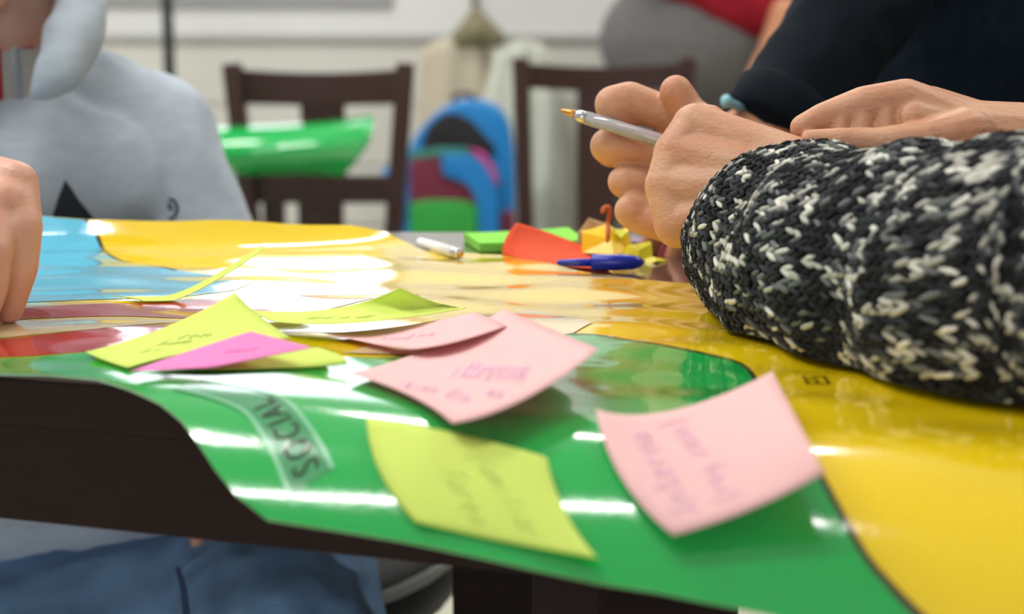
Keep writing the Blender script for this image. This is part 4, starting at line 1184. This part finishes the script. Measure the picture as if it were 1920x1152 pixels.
# ------------------------------------------------------------------ chairs in the background
def chair(label, Y, xl, xr, ytop, rail_h, slat, lower_y, splay, group, short=False, pw=.028):
    a = at(xl, ytop, Y); b = at(xr, ytop, Y)
    zt = (a.z + b.z) / 2
    cx = (a.x + b.x) / 2; hw = (b.x - a.x) / 2 - pw / 2
    t = thing('chair', (cx, Y + .2, 0), label, 'chair', group)
    def px_at(z, s): return cx + s * (hw - splay * (zt - z))
    for s in (-1, 1):
        bar('post', (px_at(0, s), Y + .02, 0.0), (px_at(zt, s), Y - .01, zt), pw, .035, M_wood, t)
    xlr = hw - pw * .4
    # gently curved crest rail
    V = []; F = []; n = 12
    for i in range(n + 1):
        u = -1 + 2 * i / n; x = cx + u * xlr; bow = .018 * (1 - u * u); dz = -.006 * (1 - u * u)
        zt1 = zt - .010 + dz; zb = zt1 - rail_h
        for (yy, z) in ((Y - .012 + bow, zt1), (Y + .012 + bow, zt1), (Y + .014 + bow, zb), (Y - .010 + bow, zb)): V.append((x, yy, z))
    for i in range(n):
        for k in range(4): F.append((i * 4 + k, i * 4 + (k + 1) % 4, (i + 1) * 4 + (k + 1) % 4, (i + 1) * 4 + k))
    F += [(3, 2, 1, 0), tuple(n * 4 + k for k in range(4))]
    pyd('crest_rail', V, F, M_wood, t)
    zl = at(900, lower_y, Y).z
    s0, s1 = at(slat[0], 250, Y).x, at(slat[1], 250, Y).x
    bar('slat', ((s0 + s1) / 2, Y + .022, zl if not short else .46), ((s0 + s1) / 2, Y + .016, zt - rail_h), s1 - s0, .014, M_wood, t, .002)
    w2_ = px_at(zl, 1) - px_at(zl, -1)
    if short:
        bar('slat', (px_at(.6, -1), Y + .02, .46), (px_at(.6, -1), Y + .02, .47), .02, .014, M_wood, t, .001)
    else:
        box('lower_rail', (cx, Y + .015, zl - .018), (w2_ - pw * .6, .024, .045), M_wood, t, bev=.003)
        # lower back board with a hand slot between two boards
        g0, g1 = at(532, 400, Y).x, at(556, 400, Y).x
        l0 = px_at(.52, -1) + pw * .4
        box('lower_board', ((l0 + g0) / 2, Y + .018, zl - .10), (g0 - l0, .014, .125), M_wood, t, bev=.002)
        r1 = at(642, 400, Y).x
        box('lower_board', ((g1 + r1) / 2, Y + .018, zl - .10), (r1 - g1, .014, .125), M_wood, t, bev=.002)
        box('lower_board', ((g0 + g1) / 2, Y + .018, zl - .165), (g1 - g0 + .004, .013, .04), M_wood, t, bev=.002)
    box('seat', (cx, Y + .22, .445), (2 * hw - .01, .40, .03), M_wood, t, bev=.006)
    for s in (-1, 1):
        bar('leg', (px_at(0, s), Y + .40, 0), (px_at(.43, s), Y + .39, .43), .034, .034, M_wood, t)
    box('seat_rail', (cx, Y + .39, .405), (2 * hw - .06, .02, .05), M_wood, t, bev=.002)
chair('dark wooden chair behind the person in the grey hoodie, green plastic sheet against it', 2.56, 420, 778, 118, .052, (562, 645), 335, .085, 'dark wooden chairs in the background')
chair('dark wooden chair between the backpack and the standing person', 2.70, 960, 1302, 108, .040, (1082, 1160), 430, .03, 'dark wooden chairs in the background', True, .028)

# curled loose green plastic sheet leaning on the first chair
G = [[at(385, 238, 2.50), at(560, 232, 2.520), at(697, 217, 2.44)], [at(400, 290, 2.44), at(560, 288, 2.46), at(690, 270, 2.40)], [at(440, 330, 2.50), at(560, 331, 2.552), at(640, 333, 2.50)]]
paper_patch('plastic_sheet', 'loose curled sheet of glossy green plastic leaning on a dark chair back', G, M_gsheet, 'plastic sheet', thick=.0012)

# ------------------------------------------------------------------ backpack on a bench, coat, pole
bench = thing('bench', (-0.12, 3.31, 0), 'low dark wooden bench carrying the blue backpack', 'bench')
box('seat', (-0.12, 3.31, 0.415), (0.36, 0.34, 0.03), M_wood, bench, bev=.004)
for sx in (-1, 1):
    for sy in (-1, 1): box('leg', (-0.12 + sx * .15, 3.31 + sy * .13, .20), (.04, .04, .40), M_wood, bench, bev=.003)
YB = 3.20
bpx = lambda x, y: at(x, y, YB)
bpk = thing('backpack', (bpx(850, 430).x, YB + .06, 0.43), 'bright blue backpack with maroon and green pockets between the two chairs', 'backpack')
def dome(name, pix, depth, m, parent, yoff=0.0, bev=.006):
    """front outline in the plane of the bag's face, with its own depth"""
    P = [at(x, y, YB + yoff) for x, y in pix]; n = len(P)
    bm = bmesh.new()
    f = [bm.verts.new((p.x, YB + yoff, p.z)) for p in P]
    bm.faces.new(f)
    r = bmesh.ops.extrude_face_region(bm, geom=list(bm.faces))
    for v in r['geom']:
        if isinstance(v, bmesh.types.BMVert): v.co.y += depth
    bmesh.ops.recalc_face_normals(bm, faces=list(bm.faces))
    if bev: bmesh.ops.bevel(bm, geom=[e for e in bm.edges], offset=bev, segments=3, profile=.6, affect='EDGES', clamp_overlap=True)
    return bm_obj(name, bm, m, parent, True)
yb = 499
dome('body', densify([(752, yb), (748, 400), (752, 330), (775, 262), (815, 215), (865, 192), (915, 196), (950, 225), (964, 290), (966, 400), (964, yb)], 3), .16, M_bpblue, bpk, .012, .018)
dome('black_panel', densify([(790, 282), (800, 245), (825, 218), (852, 213), (880, 225), (905, 250), (930, 285), (870, 276), (830, 273)], 3), .02, M_bpblack, bpk, -.004, .003)
dome('maroon_pocket', [(768, 300), (826, 296), (832, 335), (870, 340), (895, 368), (900, 385), (768, 385)], .03, M_bpmar, bpk, -.008, .003)
dome('green_pocket', [(768, 382), (800, 376), (860, 376), (896, 384), (897, yb), (768, yb)], .035, M_bpgreen, bpk, -.014, .004)
dome('zip_band', [(768, 284), (830, 275), (880, 277), (880, 292), (830, 292), (768, 300)], .02, mat('backpack_teal', (60, 130, 120), .6, .1, 30), bpk, -.006, .002)
dome('blue_arch', densify([(826, 292), (880, 292), (915, 318), (934, 370), (936, 440), (934, yb), (898, yb), (898, 440), (896, 390), (880, 352), (850, 336), (830, 330)], 2), .03, M_bpblue, bpk, -.018, .004)
dome('pink_flash', [(878, 278), (905, 284), (928, 318), (936, 350), (928, 345), (908, 308)], .02, M_bppink, bpk, -.010, .002)
tube('shoulder_strap', catmull([bpx(755, 310), bpx(728, 325), bpx(722, 345), bpx(730, 372), bpx(752, 392)], 4), [.012] * 17, M_bpblue, bpk, 8)
tube('grab_loop', catmull([bpx(845, 196) + Vector((0, .12, 0)), bpx(850, 184) + Vector((0, .12, 0)), bpx(880, 182) + Vector((0, .12, 0)), bpx(888, 194) + Vector((0, .12, 0))], 4), [.005] * 13, M_bpblack, bpk, 8)
dome('side_pocket', [(938, 398), (964, 396), (966, yb), (938, yb)], .10, M_bpmar, bpk, .0, .004)

YC = 3.66
coat = thing('coat', (at(900, 80, YC).x, YC, at(900, 460, YC).z), 'pale beige coat with a khaki hood hanging on the wall behind the backpack', 'coat')
def drape(name, left, right, ztop, zbot, Yc, folds, amp, m, seed, topscale=.8, th=.05):
    V = []; F = []; nu, nv = 40, 24; rr = random.Random(seed); ph = rr.uniform(0, 6)
    for j in range(nv + 1):
        v = j / nv
        for i in range(nu):
            a = 2 * math.pi * i / nu
            wv = amp * (.4 + .6 * v) * math.sin(folds * a + ph + 1.2 * v)
            hw = (right - left) / 2 * (topscale + (1 - topscale) * min(1, v * 2.2))
            x = (left + right) / 2 + (hw + wv * .4) * math.cos(a); y = Yc + (th * (.6 + .4 * v) + wv) * math.sin(a)
            V.append((x, y, ztop + (zbot - ztop) * v - .03 * (1 - v) * math.cos(a) ** 2))
    for j in range(nv):
        for i in range(nu): F.append((j * nu + i, j * nu + (i + 1) % nu, (j + 1) * nu + (i + 1) % nu, (j + 1) * nu + i))
    F.append(tuple(range(nu - 1, -1, -1))); F.append(tuple(nv * nu + i for i in range(nu)))
    return pyd(name, V, F, m, coat, True)
drape('body', at(775, 200, YC).x, at(935, 200, YC).x, at(850, 70, YC).z, .30, YC, 7, .012, M_beige, 3)
drape('lining', at(865, 200, YC - .04).x, at(1100, 200, YC - .04).x, at(900, 75, YC).z, .26, YC - .03, 9, .014, M_pale, 5, .45)
drape('sleeve', at(1000, 200, YC - .1).x, at(1060, 200, YC - .1).x, at(900, 150, YC).z, .38, YC - .09, 4, .007, M_pale, 8, .9, .035)
blob('hood', [([('c', at(892, 20, YC), .012, at(892, 60, YC - .02), .036), ('c', at(862, 72, YC - .02), .022, at(928, 72, YC - .02), .022), ('c', at(890, 30, YC), .016, at(870, 70, YC - .02), .026), ('c', at(892, 30, YC), .016, at(925, 70, YC - .02), .024)], .006, 5)], M_khaki, coat)
tag(tube('wall_hook', [(at(890, 14, YC).x, Y1, at(890, 8, YC).z + .02), (at(890, 14, YC).x, Y1 - .10, at(890, 8, YC).z + .01), (at(890, 14, YC).x, Y1 - .19, at(890, 8, YC).z - .01), (at(890, 14, YC).x, Y1 - .20, at(890, 8, YC).z + .02)], [.006] * 4, M_dark, None, 8), 'small dark metal hook holding the beige coat', 'hook')
pp = at(313, 0, 3.55)
pole = thing('pole_stand', (pp.x, 3.55, 0), 'thin dark metal pole standing before the window behind the hoodie', 'pole')
tube('pole', [(pp.x, 3.55, .02), (pp.x, 3.55, 1.0), (pp.x, 3.55, 1.9)], [.0125] * 3, M_dark, pole)
V, F = tube_data([(pp.x, 3.55, z) for z in (0, .012, .02)], [.14, .14, .03], 28)
pyd('base', V, F, M_dark, pole, True)
